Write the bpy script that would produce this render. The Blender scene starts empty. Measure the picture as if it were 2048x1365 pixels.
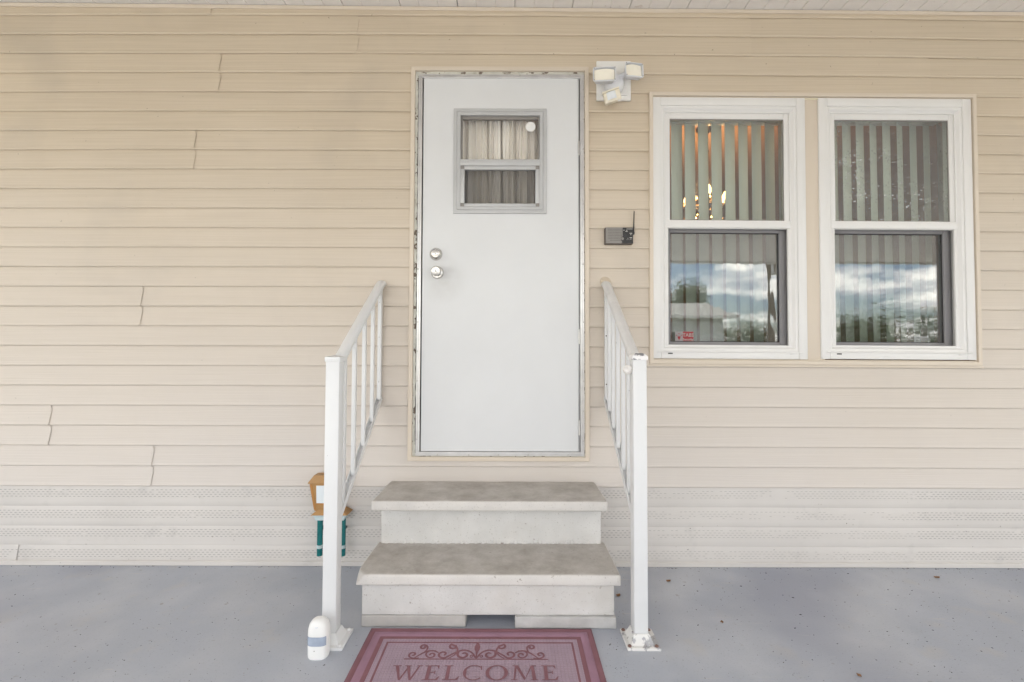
import bpy, bmesh, math, random
from mathutils import Vector, Matrix, noise
R = math.radians
random.seed(7)
scene = bpy.context.scene
COL = scene.collection

# ------------------------------------------------------------------ camera
F_PX = 914.0
CAM = Vector((0.0, -2.4, 1.092))
cam_d = bpy.data.cameras.new('camera')
cam_d.sensor_width = 36.0
cam_d.lens = F_PX / 2048.0 * 36.0
cam_d.clip_start = 0.02
cam_d.clip_end = 2000
cam = bpy.data.objects.new('camera', cam_d)
COL.objects.link(cam)
ROT = Matrix.Rotation(R(90 + 1.7), 3, 'X') @ Matrix.Rotation(R(0.17), 3, 'Z')
cam.location = CAM
cam.rotation_euler = ROT.to_euler()
scene.camera = cam

# ------------------------------------------------------------------ sky
SUN_EL, SUN_AZ = 60.0, 212.0          # azimuth: clockwise from +Y
world = bpy.data.worlds.new('World')
scene.world = world
world.use_nodes = True
wt = world.node_tree
wt.nodes.clear()
def wn(t, **kw):
    n = wt.nodes.new(t)
    for k, v in kw.items():
        setattr(n, k, v)
    return n
sky = wn('ShaderNodeTexSky', sky_type='NISHITA', sun_disc=False)
sky.sun_elevation = R(SUN_EL)
sky.sun_rotation = R(SUN_AZ)
sky.air_density = 1.0
sky.dust_density = 1.2
bg = wn('ShaderNodeBackground')
bg.inputs[1].default_value = 0.12
wo = wn('ShaderNodeOutputWorld')
tc = wn('ShaderNodeTexCoord')
sep = wn('ShaderNodeSeparateXYZ')
wt.links.new(tc.outputs['Generated'], sep.inputs[0])
zz = wn('ShaderNodeMath', operation='ADD'); zz.inputs[1].default_value = 0.16
wt.links.new(sep.outputs[2], zz.inputs[0])
zm = wn('ShaderNodeMath', operation='MAXIMUM'); zm.inputs[1].default_value = 0.05
wt.links.new(zz.outputs[0], zm.inputs[0])
cx = wn('ShaderNodeCombineXYZ')
for i in (0, 1):
    d = wn('ShaderNodeMath', operation='DIVIDE')
    wt.links.new(sep.outputs[i], d.inputs[0]); wt.links.new(zm.outputs[0], d.inputs[1])
    wt.links.new(d.outputs[0], cx.inputs[i])
cn = wn('ShaderNodeTexNoise')
cn.inputs['Scale'].default_value = 1.35
cn.inputs['Detail'].default_value = 9
cn.inputs['Roughness'].default_value = 0.58
wt.links.new(cx.outputs[0], cn.inputs['Vector'])
cr = wn('ShaderNodeValToRGB')
cr.color_ramp.elements[0].position = 0.42
cr.color_ramp.elements[1].position = 0.56
wt.links.new(cn.outputs['Fac'], cr.inputs[0])
cn2 = wn('ShaderNodeTexNoise')
cn2.inputs['Scale'].default_value = 3.2
cn2.inputs['Detail'].default_value = 6
wt.links.new(cx.outputs[0], cn2.inputs['Vector'])
cc = wn('ShaderNodeMix', data_type='RGBA')
cc.inputs[6].default_value = (9.0, 9.0, 9.2, 1)
cc.inputs[7].default_value = (19.0, 18.2, 16.6, 1)
cr2 = wn('ShaderNodeValToRGB')
cr2.color_ramp.elements[0].position = 0.36
cr2.color_ramp.elements[1].position = 0.62
wt.links.new(cn2.outputs['Fac'], cr2.inputs[0])
wt.links.new(cr2.outputs[0], cc.inputs[0])
mx = wn('ShaderNodeMix', data_type='RGBA')
wt.links.new(cr.outputs[0], mx.inputs[0])
wt.links.new(sky.outputs[0], mx.inputs[6])
wt.links.new(cc.outputs[2], mx.inputs[7])
wt.links.new(mx.outputs[2], bg.inputs[0])
wt.links.new(bg.outputs[0], wo.inputs[0])

# ------------------------------------------------------------------ sun
sd = bpy.data.lights.new('sun', 'SUN')
sd.energy = 4.0
sd.angle = R(0.6)
sd.color = (1.0, 0.95, 0.86)
sun = bpy.data.objects.new('sun', sd)
COL.objects.link(sun)
az, el = R(SUN_AZ), R(SUN_EL)
to_sun = Vector((math.sin(az) * math.cos(el), math.cos(az) * math.cos(el), math.sin(el)))
sun.rotation_euler = to_sun.to_track_quat('Z', 'Y').to_euler()
sun.location = (0, -12, 14)

# ------------------------------------------------------------------ view
scene.render.engine = 'CYCLES'
scene.cycles.use_denoising = True
scene.cycles.max_bounces = 10
scene.cycles.diffuse_bounces = 6
scene.cycles.transparent_max_bounces = 16
scene.cycles.sample_clamp_indirect = 6.0
scene.view_settings.view_transform = 'Standard'
scene.view_settings.look = 'None'
scene.view_settings.gamma = 1.0
scene.view_settings.exposure = 1.54

# ================================================================== helpers
def W(px, py, Y=0.0):
    """photo pixel -> point on the vertical plane y = Y"""
    d = ROT @ Vector(((px - 1024.0) / F_PX, (682.5 - py) / F_PX, -1.0))
    t = (Y - CAM.y) / d.y
    return CAM + d * t
def G(px, py, Z=0.0):
    """photo pixel -> point on the horizontal plane z = Z"""
    d = ROT @ Vector(((px - 1024.0) / F_PX, (682.5 - py) / F_PX, -1.0))
    t = (Z - CAM.z) / d.z
    return CAM + d * t

ORG = {}
class MB:
    def __init__(self):
        self.v, self.f = [], []
    def add(self, vs, fs):
        b = len(self.v)
        self.v += [Vector(p) for p in vs]
        self.f += [tuple(b + i for i in f) for f in fs]
        return self
    def box(self, x0, x1, y0, y1, z0, z1, bev=0.0, seg=2):
        x0, x1 = min(x0, x1), max(x0, x1); y0, y1 = min(y0, y1), max(y0, y1); z0, z1 = min(z0, z1), max(z0, z1)
        vs = [(x, y, z) for z in (z0, z1) for y in (y0, y1) for x in (x0, x1)]
        fs = [(0, 2, 3, 1), (4, 5, 7, 6), (0, 1, 5, 4), (2, 6, 7, 3), (0, 4, 6, 2), (1, 3, 7, 5)]
        if bev <= 0:
            return self.add(vs, fs)
        bm = bmesh.new()
        bv = [bm.verts.new(p) for p in vs]
        for f in fs: bm.faces.new([bv[i] for i in f])
        bmesh.ops.bevel(bm, geom=bm.edges[:], offset=bev, segments=seg, affect='EDGES', profile=0.5)
        bm.verts.index_update()
        self.add([v.co.copy() for v in bm.verts], [[v.index for v in f.verts] for f in bm.faces])
        bm.free()
        return self
    def bar(self, p0, p1, w, h, side=(1, 0, 0), bev=0.0):
        """rectangular bar from p0 to p1: w along side, h along the third axis"""
        p0, p1 = Vector(p0), Vector(p1)
        t = (p1 - p0); L = t.length; t.normalize()
        s = Vector(side); s = (s - t * s.dot(t)).normalized(); n = t.cross(s)
        m = MB().box(-w / 2, w / 2, 0, L, -h / 2, h / 2, bev)
        return self.add([p0 + s * q.x + t * q.y + n * -q.z for q in m.v], m.f)
    def tube(self, pts, r, n=8, cap=True):
        pts = [Vector(p) for p in pts]
        rs = r if isinstance(r, (list, tuple)) else [r] * len(pts)
        vs, fs = [], []
        up = Vector((0.13, 0.31, 0.94))
        for i, p in enumerate(pts):
            t = (pts[min(i + 1, len(pts) - 1)] - pts[max(i - 1, 0)]).normalized()
            a = t.cross(up)
            if a.length < 0.05: a = t.cross(Vector((1, 0, 0)))
            a.normalize(); b = t.cross(a)
            for k in range(n):
                q = 2 * math.pi * k / n
                vs.append(p + (a * math.cos(q) + b * math.sin(q)) * rs[i])
        for i in range(len(pts) - 1):
            for k in range(n):
                k2 = (k + 1) % n
                fs.append((i * n + k, i * n + k2, (i + 1) * n + k2, (i + 1) * n + k))
        if cap:
            fs.append(tuple(range(n))); fs.append(tuple((len(pts) - 1) * n + k for k in range(n)))
        return self.add(vs, fs)
    def lathe(self, o, d, prof, n=24):
        """prof: (radius, distance along d)"""
        o, d = Vector(o), Vector(d).normalized()
        a = d.cross(Vector((0, 0, 1)))
        if a.length < 0.1: a = Vector((1, 0, 0))
        a.normalize(); b = d.cross(a)
        vs, fs = [], []
        for (r, t) in prof:
            for k in range(n):
                q = 2 * math.pi * k / n
                vs.append(o + d * t + (a * math.cos(q) + b * math.sin(q)) * max(r, 1e-5))
        m = len(prof)
        for i in range(m - 1):
            for k in range(n):
                k2 = (k + 1) % n
                fs.append((i * n + k, i * n + k2, (i + 1) * n + k2, (i + 1) * n + k))
        fs.append(tuple(range(n))); fs.append(tuple((m - 1) * n + k for k in range(n)))
        return self.add(vs, fs)
    def prism(self, poly, ext):
        """poly: 3-D points of a flat outline, ext: extrusion vector"""
        n = len(poly); e = Vector(ext)
        vs = [Vector(p) for p in poly] + [Vector(p) + e for p in poly]
        fs = [tuple(range(n)), tuple(range(2 * n - 1, n - 1, -1))]
        fs += [(i, (i + 1) % n, n + (i + 1) % n, n + i) for i in range(n)]
        return self.add(vs, fs)
    def frame(self, x0, x1, z0, z1, l, r, b, t, y0, y1, bev=0.0015):
        self.box(x0, x0 + l, y0, y1, z0, z1, bev)
        self.box(x1 - r, x1, y0, y1, z0, z1, bev)
        e = 0.0002
        self.box(x0 + l + e, x1 - r - e, y0 + 0.0004, y1, z0, z0 + b, bev)
        self.box(x0 + l + e, x1 - r - e, y0 + 0.0004, y1, z1 - t, z1, bev)
        return self
    def mitre(self, x0, x1, z0, z1, w, prof):
        """picture-frame moulding; prof: list of (0..1 across from outside to inside, y)"""
        vs, fs = [], []
        for (s, y) in prof:
            d = s * w
            vs += [(x0 + d, y, z0 + d), (x1 - d, y, z0 + d), (x1 - d, y, z1 - d), (x0 + d, y, z1 - d)]
        for i in range(len(prof) - 1):
            for k in range(4):
                k2 = (k + 1) % 4
                fs.append((i * 4 + k, i * 4 + k2, (i + 1) * 4 + k2, (i + 1) * 4 + k))
        return self.add(vs, fs)
    def xf(self, fn):
        self.v = [Vector(fn(p)) for p in self.v]
        return self
    def build(self, name, mat, parent=None, smooth=True, recalc=True, angle=35):
        o0 = ORG.get(parent.name, Vector((0, 0, 0))) if parent else Vector((0, 0, 0))
        me = bpy.data.meshes.new(name)
        me.from_pydata([tuple(p - o0) for p in self.v], [], self.f)
        if recalc:
            bm = bmesh.new(); bm.from_mesh(me)
            bmesh.ops.recalc_face_normals(bm, faces=bm.faces[:])
            bm.to_mesh(me); bm.free()
        me.materials.append(mat)
        if smooth:
            me.polygons.foreach_set('use_smooth', [True] * len(me.polygons))
            me.set_sharp_from_angle(angle=R(angle))
        me.update()
        o = bpy.data.objects.new(name, me)
        COL.objects.link(o)
        if parent:
            o.parent = parent
            ORG[o.name] = o0
        return o

def thing(name, loc, label, cat, group=None):
    o = bpy.data.objects.new(name, None)
    o.empty_display_size = 0.1
    o.location = loc
    COL.objects.link(o)
    ORG[o.name] = Vector(loc)
    return tag(o, label, cat, group)
def tag(o, label, cat=None, group=None, kind=None):
    if label: o['label'] = label
    if cat: o['category'] = cat
    if group: o['group'] = group
    if kind: o['kind'] = kind
    return o
def structure(o):
    o['kind'] = 'structure'
    return o
def piece(src, parent, loc):
    """copy of a small piece sharing mesh data; its mesh is around its own origin"""
    o = src.copy(); COL.objects.link(o)
    o.parent = parent
    o.location = Vector(loc) - ORG.get(parent.name, Vector((0, 0, 0)))
    return o
def pieces(name, mb, mat, parent, locs, smooth=True):
    first = None
    for p in locs:
        if first is None:
            first = mb.build(name, mat, None, smooth)
            first.parent = parent
            first.location = Vector(p) - ORG.get(parent.name, Vector((0, 0, 0)))
        else:
            piece(first, parent, p)
    return first

# ================================================================== materials
def mat(name, col, rough=0.5, metal=0.0, var=0.0, var_scale=3.0, col2=None, c2_scale=6.0, c2_lo=0.55, c2_hi=0.75, c2_amt=1.0,
        bump=0.0, bump_scale=80.0, stretch=None, spots=None, spec=0.5, obj_rand=0.0, detail=6):
    m = bpy.data.materials.new(name)
    m.use_nodes = True
    nt = m.node_tree
    P = nt.nodes['Principled BSDF']
    P.inputs['Roughness'].default_value = rough
    P.inputs['Metallic'].default_value = metal
    P.inputs['Specular IOR Level'].default_value = spec
    L = nt.links.new
    N = nt.nodes.new
    t = N('ShaderNodeTexCoord')
    vec = t.outputs['Object']
    if stretch:
        mp = N('ShaderNodeMapping'); mp.inputs['Scale'].default_value = stretch
        L(vec, mp.inputs[0]); svec = mp.outputs[0]
    else:
        svec = vec
    cur = None
    rgb = N('ShaderNodeRGB'); rgb.outputs[0].default_value = (*col, 1)
    cur = rgb.outputs[0]
    def mixc(fac, a, b, mode='MIX'):
        x = N('ShaderNodeMix'); x.data_type = 'RGBA'; x.blend_type = mode
        if isinstance(fac, float): x.inputs[0].default_value = fac
        else: L(fac, x.inputs[0])
        for s, i in ((a, 6), (b, 7)):
            if isinstance(s, tuple): x.inputs[i].default_value = (*s, 1)
            else: L(s, x.inputs[i])
        return x.outputs[2]
    def nz(scale, v=vec, det=detail, rgh=0.55):
        n = N('ShaderNodeTexNoise'); n.inputs['Scale'].default_value = scale
        n.inputs['Detail'].default_value = det; n.inputs['Roughness'].default_value = rgh
        L(v, n.inputs['Vector']); return n.outputs['Fac']
    def mr(v, lo, hi, a=0.0, b=1.0):
        n = N('ShaderNodeMapRange'); L(v, n.inputs[0])
        n.inputs[1].default_value = lo; n.inputs[2].default_value = hi
        n.inputs[3].default_value = a; n.inputs[4].default_value = b
        return n.outputs[0]
    if col2:
        f = mr(nz(c2_scale, svec), c2_lo, c2_hi, 0.0, c2_amt)
        cur = mixc(f, cur, tuple(col2))
    if var:
        f = mr(nz(var_scale), 0.3, 0.7, 1 - var, 1 + var)
        hs = N('ShaderNodeHueSaturation'); L(cur, hs.inputs['Color']); L(f, hs.inputs['Value'])
        cur = hs.outputs[0]
    if obj_rand:
        oi = N('ShaderNodeObjectInfo')
        f = mr(oi.outputs['Random'], 0, 1, 1 - obj_rand, 1 + obj_rand)
        hs = N('ShaderNodeHueSaturation'); L(cur, hs.inputs['Color']); L(f, hs.inputs['Value'])
        cur = hs.outputs[0]
    for sp in (spots or []):
        sc, lo, hi, c, amt = sp
        f = mr(nz(sc, vec, 3), lo, hi, 0.0, amt)
        cur = mixc(f, cur, tuple(c))
    L(cur, P.inputs['Base Color'])
    if bump:
        b = N('ShaderNodeBump'); b.inputs['Strength'].default_value = bump
        b.inputs['Distance'].default_value = 0.002
        L(nz(bump_scale, svec), b.inputs['Height'])
        L(b.outputs[0], P.inputs['Normal'])
    return m

def s2l(r, g, b):
    f = lambda c: (c / 255 / 12.92) if c / 255 <= 0.04045 else ((c / 255 + 0.055) / 1.055) ** 2.4
    return (f(r), f(g), f(b))

M = {}
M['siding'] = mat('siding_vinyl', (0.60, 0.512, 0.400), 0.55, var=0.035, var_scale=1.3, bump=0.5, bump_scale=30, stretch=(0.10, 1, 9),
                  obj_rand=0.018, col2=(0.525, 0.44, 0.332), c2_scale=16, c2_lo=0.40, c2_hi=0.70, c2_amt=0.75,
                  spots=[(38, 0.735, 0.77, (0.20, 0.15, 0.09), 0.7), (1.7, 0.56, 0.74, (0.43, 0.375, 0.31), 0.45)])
def light_by_height(m, lit_col, z_dim, z_lit):  # paints the wall's light falloff into the colour: yellower up high, paler low down
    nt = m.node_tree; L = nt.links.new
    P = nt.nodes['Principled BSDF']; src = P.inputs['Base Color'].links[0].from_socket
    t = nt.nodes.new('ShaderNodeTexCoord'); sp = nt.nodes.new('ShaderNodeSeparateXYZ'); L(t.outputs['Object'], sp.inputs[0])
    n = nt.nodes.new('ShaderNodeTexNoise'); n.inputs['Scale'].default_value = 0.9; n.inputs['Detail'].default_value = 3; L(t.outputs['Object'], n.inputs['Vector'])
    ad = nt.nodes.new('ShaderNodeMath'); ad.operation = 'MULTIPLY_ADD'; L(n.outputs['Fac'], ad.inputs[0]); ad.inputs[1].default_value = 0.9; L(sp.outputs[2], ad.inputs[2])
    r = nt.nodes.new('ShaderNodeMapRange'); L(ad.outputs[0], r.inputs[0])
    r.inputs[1].default_value = z_dim + .45; r.inputs[2].default_value = z_lit + .45; r.inputs[3].default_value = 0.0; r.inputs[4].default_value = 0.92
    mx = nt.nodes.new('ShaderNodeMix'); mx.data_type = 'RGBA'; L(r.outputs[0], mx.inputs[0]); L(src, mx.inputs[6]); mx.inputs[7].default_value = (*lit_col, 1)
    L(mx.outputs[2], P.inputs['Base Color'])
light_by_height(M['siding'], (0.595, 0.550, 0.512), 2.3, 0.45)
M['skirt'] = mat('skirting_vinyl', (0.57, 0.54, 0.512), 0.55, var=0.05, var_scale=1.6, bump=0.2, bump_scale=30, stretch=(0.10, 1, 9),
                 obj_rand=0.02, spots=[(9, 0.60, 0.78, (0.40, 0.385, 0.37), 0.4), (45, 0.72, 0.76, (0.2, 0.17, 0.14), 0.6)])
M['slot'] = mat('slot_shadow', (0.24, 0.23, 0.22), 0.9)
M['trim'] = mat('trim_vinyl', (0.64, 0.560, 0.465), 0.5, var=0.03, var_scale=2)
M['white'] = mat('white_vinyl', (0.725, 0.715, 0.70), 0.38, var=0.02, var_scale=3, spots=[(60, 0.74, 0.78, (0.35, 0.3, 0.24), 0.5)])
M['sash'] = mat('sash_shade_grey', (0.42, 0.41, 0.42), 0.5, var=0.03)  # white sash; the shade behind the screen is put into this grey
M['rail'] = mat('rail_paint', (0.69, 0.695, 0.70), 0.35, var=0.02, var_scale=5, spots=[(55, 0.74, 0.77, (0.22, 0.2, 0.2), 0.7)])
M['railworn'] = mat('rail_paint_worn', (0.675, 0.68, 0.685), 0.4, var=0.02, var_scale=5,
                    spots=[(40, 0.715, 0.74, (0.18, 0.18, 0.2), 0.7), (9, 0.62, 0.8, (0.55, 0.52, 0.48), 0.6)])
M['handrail'] = mat('handrail_vinyl', (0.64, 0.63, 0.62), 0.45, var=0.06, var_scale=9, spots=[(14, 0.6, 0.75, (0.48, 0.46, 0.44), 0.5)])
M['chipcap'] = mat('chipped_cap', (0.78, 0.77, 0.77), 0.4, spots=[(22, 0.50, 0.54, (0.15, 0.15, 0.17), 0.9)])
M['plateworn'] = mat('base_plate_worn', (0.68, 0.67, 0.65), 0.5, spots=[(25, 0.52, 0.58, (0.33, 0.33, 0.35), 0.9), (60, 0.62, 0.66, (0.2, 0.18, 0.18), 0.7)])
M['door'] = mat('door_paint', (0.665, 0.672, 0.68), 0.42, var=0.028, var_scale=2.5, bump=0.12, bump_scale=260,
                spots=[(75, 0.775, 0.79, (0.25, 0.22, 0.2), 0.7)])
M['alu'] = mat('aluminium', (0.62, 0.61, 0.60), 0.32, 0.75, var=0.1, var_scale=14, bump=0.12, bump_scale=50)
M['alupaint'] = mat('aluminium_anodised', (0.50, 0.505, 0.51), 0.42, 0.35, var=0.05, var_scale=8, bump=0.05, bump_scale=120)
M['steel'] = mat('satin_nickel', (0.60, 0.585, 0.56), 0.24, 1.0, var=0.03, var_scale=30)
M['darkgap'] = mat('dark_gap', (0.05, 0.048, 0.045), 0.8)
M['peel'] = mat('peeling_paint', (0.58, 0.575, 0.52), 0.7, var=0.12, var_scale=22, bump=0.8, bump_scale=60,
                spots=[(30, 0.585, 0.61, (0.13, 0.095, 0.07), 0.95), (14, 0.60, 0.70, (0.33, 0.30, 0.25), 0.7)])
M['conc'] = mat('precast_concrete', (0.60, 0.588, 0.57), 0.85, var=0.07, var_scale=7, bump=0.7, bump_scale=140, detail=10,
                col2=(0.53, 0.505, 0.475), c2_scale=5, c2_lo=0.48, c2_hi=0.72, c2_amt=0.6, spots=[(48, 0.68, 0.72, (0.22, 0.18, 0.15), 0.6), (150, 0.64, 0.70, (0.33, 0.30, 0.27), 0.6), (3.0, 0.56, 0.74, (0.50, 0.46, 0.41), 0.5)])
M['block'] = mat('rough_block', (0.42, 0.40, 0.38), 0.9, var=0.12, var_scale=14, bump=0.8, bump_scale=130)
M['glassclear'] = None
M['vane'] = mat('blind_vane', (0.58, 0.62, 0.565), 0.6, var=0.02, bump=0.15, bump_scale=140)
M['curtain'] = mat('curtain_cloth', (0.88, 0.845, 0.78), 0.85, var=0.05, var_scale=9, bump=0.1, bump_scale=300)
M['room'] = mat('room_wall', (0.36, 0.24, 0.17), 0.8, var=0.1, var_scale=1.2)
M['roomceil'] = mat('room_ceiling', (0.48, 0.30, 0.19), 0.8, var=0.05)
M['bronze'] = mat('dark_bronze', (0.06, 0.045, 0.035), 0.4, 0.6)
M['ceilw'] = mat('ceiling_panel_paint', (0.80, 0.775, 0.755), 0.45, var=0.03, var_scale=2.5, obj_rand=0.02, spots=[(20, 0.68, 0.74, (0.45, 0.36, 0.3), 0.4)])
M['plastic'] = mat('white_plastic', (0.78, 0.775, 0.76), 0.35, var=0.02, spots=[(70, 0.76, 0.78, (0.25, 0.22, 0.2), 0.6)])
M['plasticcool'] = mat('lamp_housing', (0.70, 0.71, 0.74), 0.35, var=0.03)
M['yellowed'] = mat('yellowed_plastic', (0.80, 0.745, 0.62), 0.45, var=0.06, var_scale=20, spots=[(60, 0.72, 0.75, (0.4, 0.25, 0.12), 0.5)])
M['lens'] = mat('lamp_lens', (0.88, 0.84, 0.73), 0.25, var=0.05, var_scale=14)
M['lensblue'] = mat('sensor_window', (0.33, 0.38, 0.47), 0.25, var=0.12, var_scale=30)
M['greyplastic'] = mat('grey_plastic', (0.24, 0.225, 0.21), 0.45, var=0.04)
M['black'] = mat('black_plastic', (0.022, 0.021, 0.022), 0.4)
M['hole'] = mat('grille_hole', (0.06, 0.055, 0.05), 0.8)
M['mark'] = mat('white_print', (0.62, 0.60, 0.56), 0.6)
M['red'] = mat('sticker_red', (0.50, 0.035, 0.045), 0.4)
M['stickgrey'] = mat('sticker_grey', (0.50, 0.46, 0.46), 0.45)
M['orange'] = mat('lantern_ochre', (0.38, 0.21, 0.075), 0.5, var=0.08, var_scale=18)
M['paleteal'] = mat('pale_teal', (0.50, 0.60, 0.62), 0.45, var=0.05, var_scale=20)
M['teal'] = mat('teal_gloss', (0.012, 0.15, 0.155), 0.22, var=0.15, var_scale=40)
M['tealdark'] = mat('teal_dark', (0.006, 0.07, 0.085), 0.2)
M['panelwhite'] = mat('lantern_panel', (0.72, 0.77, 0.80), 0.3)
M['rust'] = mat('rusty_screw', (0.20, 0.12, 0.10), 0.7, 0.3, var=0.2, var_scale=200)
M['screw'] = mat('screw_metal', (0.55, 0.54, 0.52), 0.35, 0.8)
M['matrim'] = mat('mat_rim', (0.22, 0.10, 0.12), 0.85, var=0.12, var_scale=12, bump=0.4, bump_scale=220)
M['matband'] = mat('mat_band', (0.31, 0.175, 0.235), 0.9, var=0.1, var_scale=12, bump=0.5, bump_scale=200)
M['matprint'] = mat('mat_print', (0.225, 0.10, 0.12), 0.9, var=0.1, var_scale=16, bump=0.4, bump_scale=220)
M['leaf1'] = mat('dry_leaf', (0.26, 0.135, 0.06), 0.7, var=0.2, var_scale=60)
M['litter'] = mat('litter', (0.045, 0.035, 0.03), 0.8, obj_rand=0.2, col2=(0.18, 0.12, 0.07), c2_scale=3)

# floor paint: mottled grey with stains
def floor_material():
    m = mat('painted_slab', (0.395, 0.418, 0.470), 0.62, var=0.07, var_scale=1.6, bump=0.35, bump_scale=160,
            col2=(0.545, 0.55, 0.565), c2_scale=1.9, c2_lo=0.44, c2_hi=0.70, c2_amt=0.6,
            spots=[(5.5, 0.60, 0.78, (0.49, 0.465, 0.43), 0.55), (26, 0.68, 0.74, (0.25, 0.22, 0.19), 0.6), (70, 0.70, 0.74, (0.10, 0.09, 0.09), 0.75), (140, 0.60, 0.72, (0.27, 0.285, 0.32), 0.6), (1.1, 0.50, 0.68, (0.315, 0.33, 0.39), 0.8)])
    nt = m.node_tree; L = nt.links.new
    P = nt.nodes['Principled BSDF']; src = P.inputs['Base Color'].links[0].from_socket
    t = nt.nodes.new('ShaderNodeTexCoord')
    for (sx, sy, ang, lo, hi, c, a) in ((3, 34, 0.5, 0.63, 0.72, (0.53, 0.51, 0.48), .7), (40, 5, 0.25, 0.68, 0.74, (0.25, 0.24, 0.24), .5), (16, 26, 1.0, 0.70, 0.75, (0.24, 0.19, 0.15), .8)):
        mp = nt.nodes.new('ShaderNodeMapping'); mp.inputs['Scale'].default_value = (sx, sy, 1); mp.inputs['Rotation'].default_value = (0, 0, ang); L(t.outputs['Object'], mp.inputs[0])
        n = nt.nodes.new('ShaderNodeTexNoise'); n.inputs['Scale'].default_value = 1.0; n.inputs['Detail'].default_value = 8; n.inputs['Roughness'].default_value = 0.65; L(mp.outputs[0], n.inputs['Vector'])
        r = nt.nodes.new('ShaderNodeMapRange'); L(n.outputs['Fac'], r.inputs[0]); r.inputs[1].default_value = lo; r.inputs[2].default_value = hi; r.inputs[4].default_value = a
        mx = nt.nodes.new('ShaderNodeMix'); mx.data_type = 'RGBA'; L(r.outputs[0], mx.inputs[0]); L(src, mx.inputs[6]); mx.inputs[7].default_value = (*c, 1)
        src = mx.outputs[2]
    L(src, P.inputs['Base Color'])
    return m
M['floor'] = floor_material()

# mat field: grid weave
def field_material():
    m = mat('mat_field', (0.385, 0.29, 0.35), 0.9, var=0.08, var_scale=10)
    nt = m.node_tree; L = nt.links.new
    P = nt.nodes['Principled BSDF']
    t = nt.nodes.new('ShaderNodeTexCoord')
    hs = []
    for d in ('X', 'Y'):
        w = nt.nodes.new('ShaderNodeTexWave'); w.wave_type = 'BANDS'; w.bands_direction = d
        w.inputs['Scale'].default_value = 26; w.inputs['Distortion'].default_value = 0.6; w.inputs['Detail Scale'].default_value = 3
        L(t.outputs['Object'], w.inputs['Vector']); hs.append(w.outputs['Fac'])
    mn = nt.nodes.new('ShaderNodeMath'); mn.operation = 'MINIMUM'
    L(hs[0], mn.inputs[0]); L(hs[1], mn.inputs[1])
    mr = nt.nodes.new('ShaderNodeMapRange'); L(mn.outputs[0], mr.inputs[0])
    mr.inputs[1].default_value = 0.0; mr.inputs[2].default_value = 0.22
    b = nt.nodes.new('ShaderNodeBump'); b.inputs['Strength'].default_value = 0.9; b.inputs['Distance'].default_value = 0.002
    L(mr.outputs[0], b.inputs['Height']); L(b.outputs[0], P.inputs['Normal'])
    src = P.inputs['Base Color'].links[0].from_socket
    mx = nt.nodes.new('ShaderNodeMix'); mx.data_type = 'RGBA'
    inv = nt.nodes.new('ShaderNodeMapRange'); L(mr.outputs[0], inv.inputs[0])
    inv.inputs[3].default_value = 0.22; inv.inputs[4].default_value = 0.0
    L(inv.outputs[0], mx.inputs[0]); L(src, mx.inputs[6]); mx.inputs[7].default_value = (0.21, 0.11, 0.15, 1)
    L(mx.outputs[2], P.inputs['Base Color'])
    return m
M['matfield'] = field_material()

# tread: concrete with worn dirt on the trodden top
def tread_material():
    m = mat('tread_concrete', (0.61, 0.585, 0.555), 0.85, var=0.07, var_scale=7, bump=0.4, bump_scale=120,
            spots=[(48, 0.68, 0.72, (0.2, 0.16, 0.13), 0.6), (170, 0.62, 0.70, (0.36, 0.33, 0.30), 0.5)])
    nt = m.node_tree; L = nt.links.new
    P = nt.nodes['Principled BSDF']
    src = P.inputs['Base Color'].links[0].from_socket
    g = nt.nodes.new('ShaderNodeNewGeometry')
    s = nt.nodes.new('ShaderNodeSeparateXYZ'); L(g.outputs['Normal'], s.inputs[0])
    up = nt.nodes.new('ShaderNodeMapRange'); L(s.outputs[2], up.inputs[0])
    up.inputs[1].default_value = 0.75; up.inputs[2].default_value = 0.97
    t = nt.nodes.new('ShaderNodeTexCoord')
    n = nt.nodes.new('ShaderNodeTexNoise'); n.inputs['Scale'].default_value = 5.5; n.inputs['Detail'].default_value = 14; n.inputs['Roughness'].default_value = 0.74
    L(t.outputs['Object'], n.inputs['Vector'])
    r = nt.nodes.new('ShaderNodeMapRange'); L(n.outputs['Fac'], r.inputs[0])
    r.inputs[1].default_value = 0.36; r.inputs[2].default_value = 0.64; r.inputs[3].default_value = 0.25; r.inputs[4].default_value = 1.0
    mu = nt.nodes.new('ShaderNodeMath'); mu.operation = 'MULTIPLY'; L(up.outputs[0], mu.inputs[0]); L(r.outputs[0], mu.inputs[1])
    mx = nt.nodes.new('ShaderNodeMix'); mx.data_type = 'RGBA'
    L(mu.outputs[0], mx.inputs[0]); L(src, mx.inputs[6]); mx.inputs[7].default_value = (0.355, 0.325, 0.292, 1)
    L(mx.outputs[2], P.inputs['Base Color'])
    return m
M['tread'] = tread_material()

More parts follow.
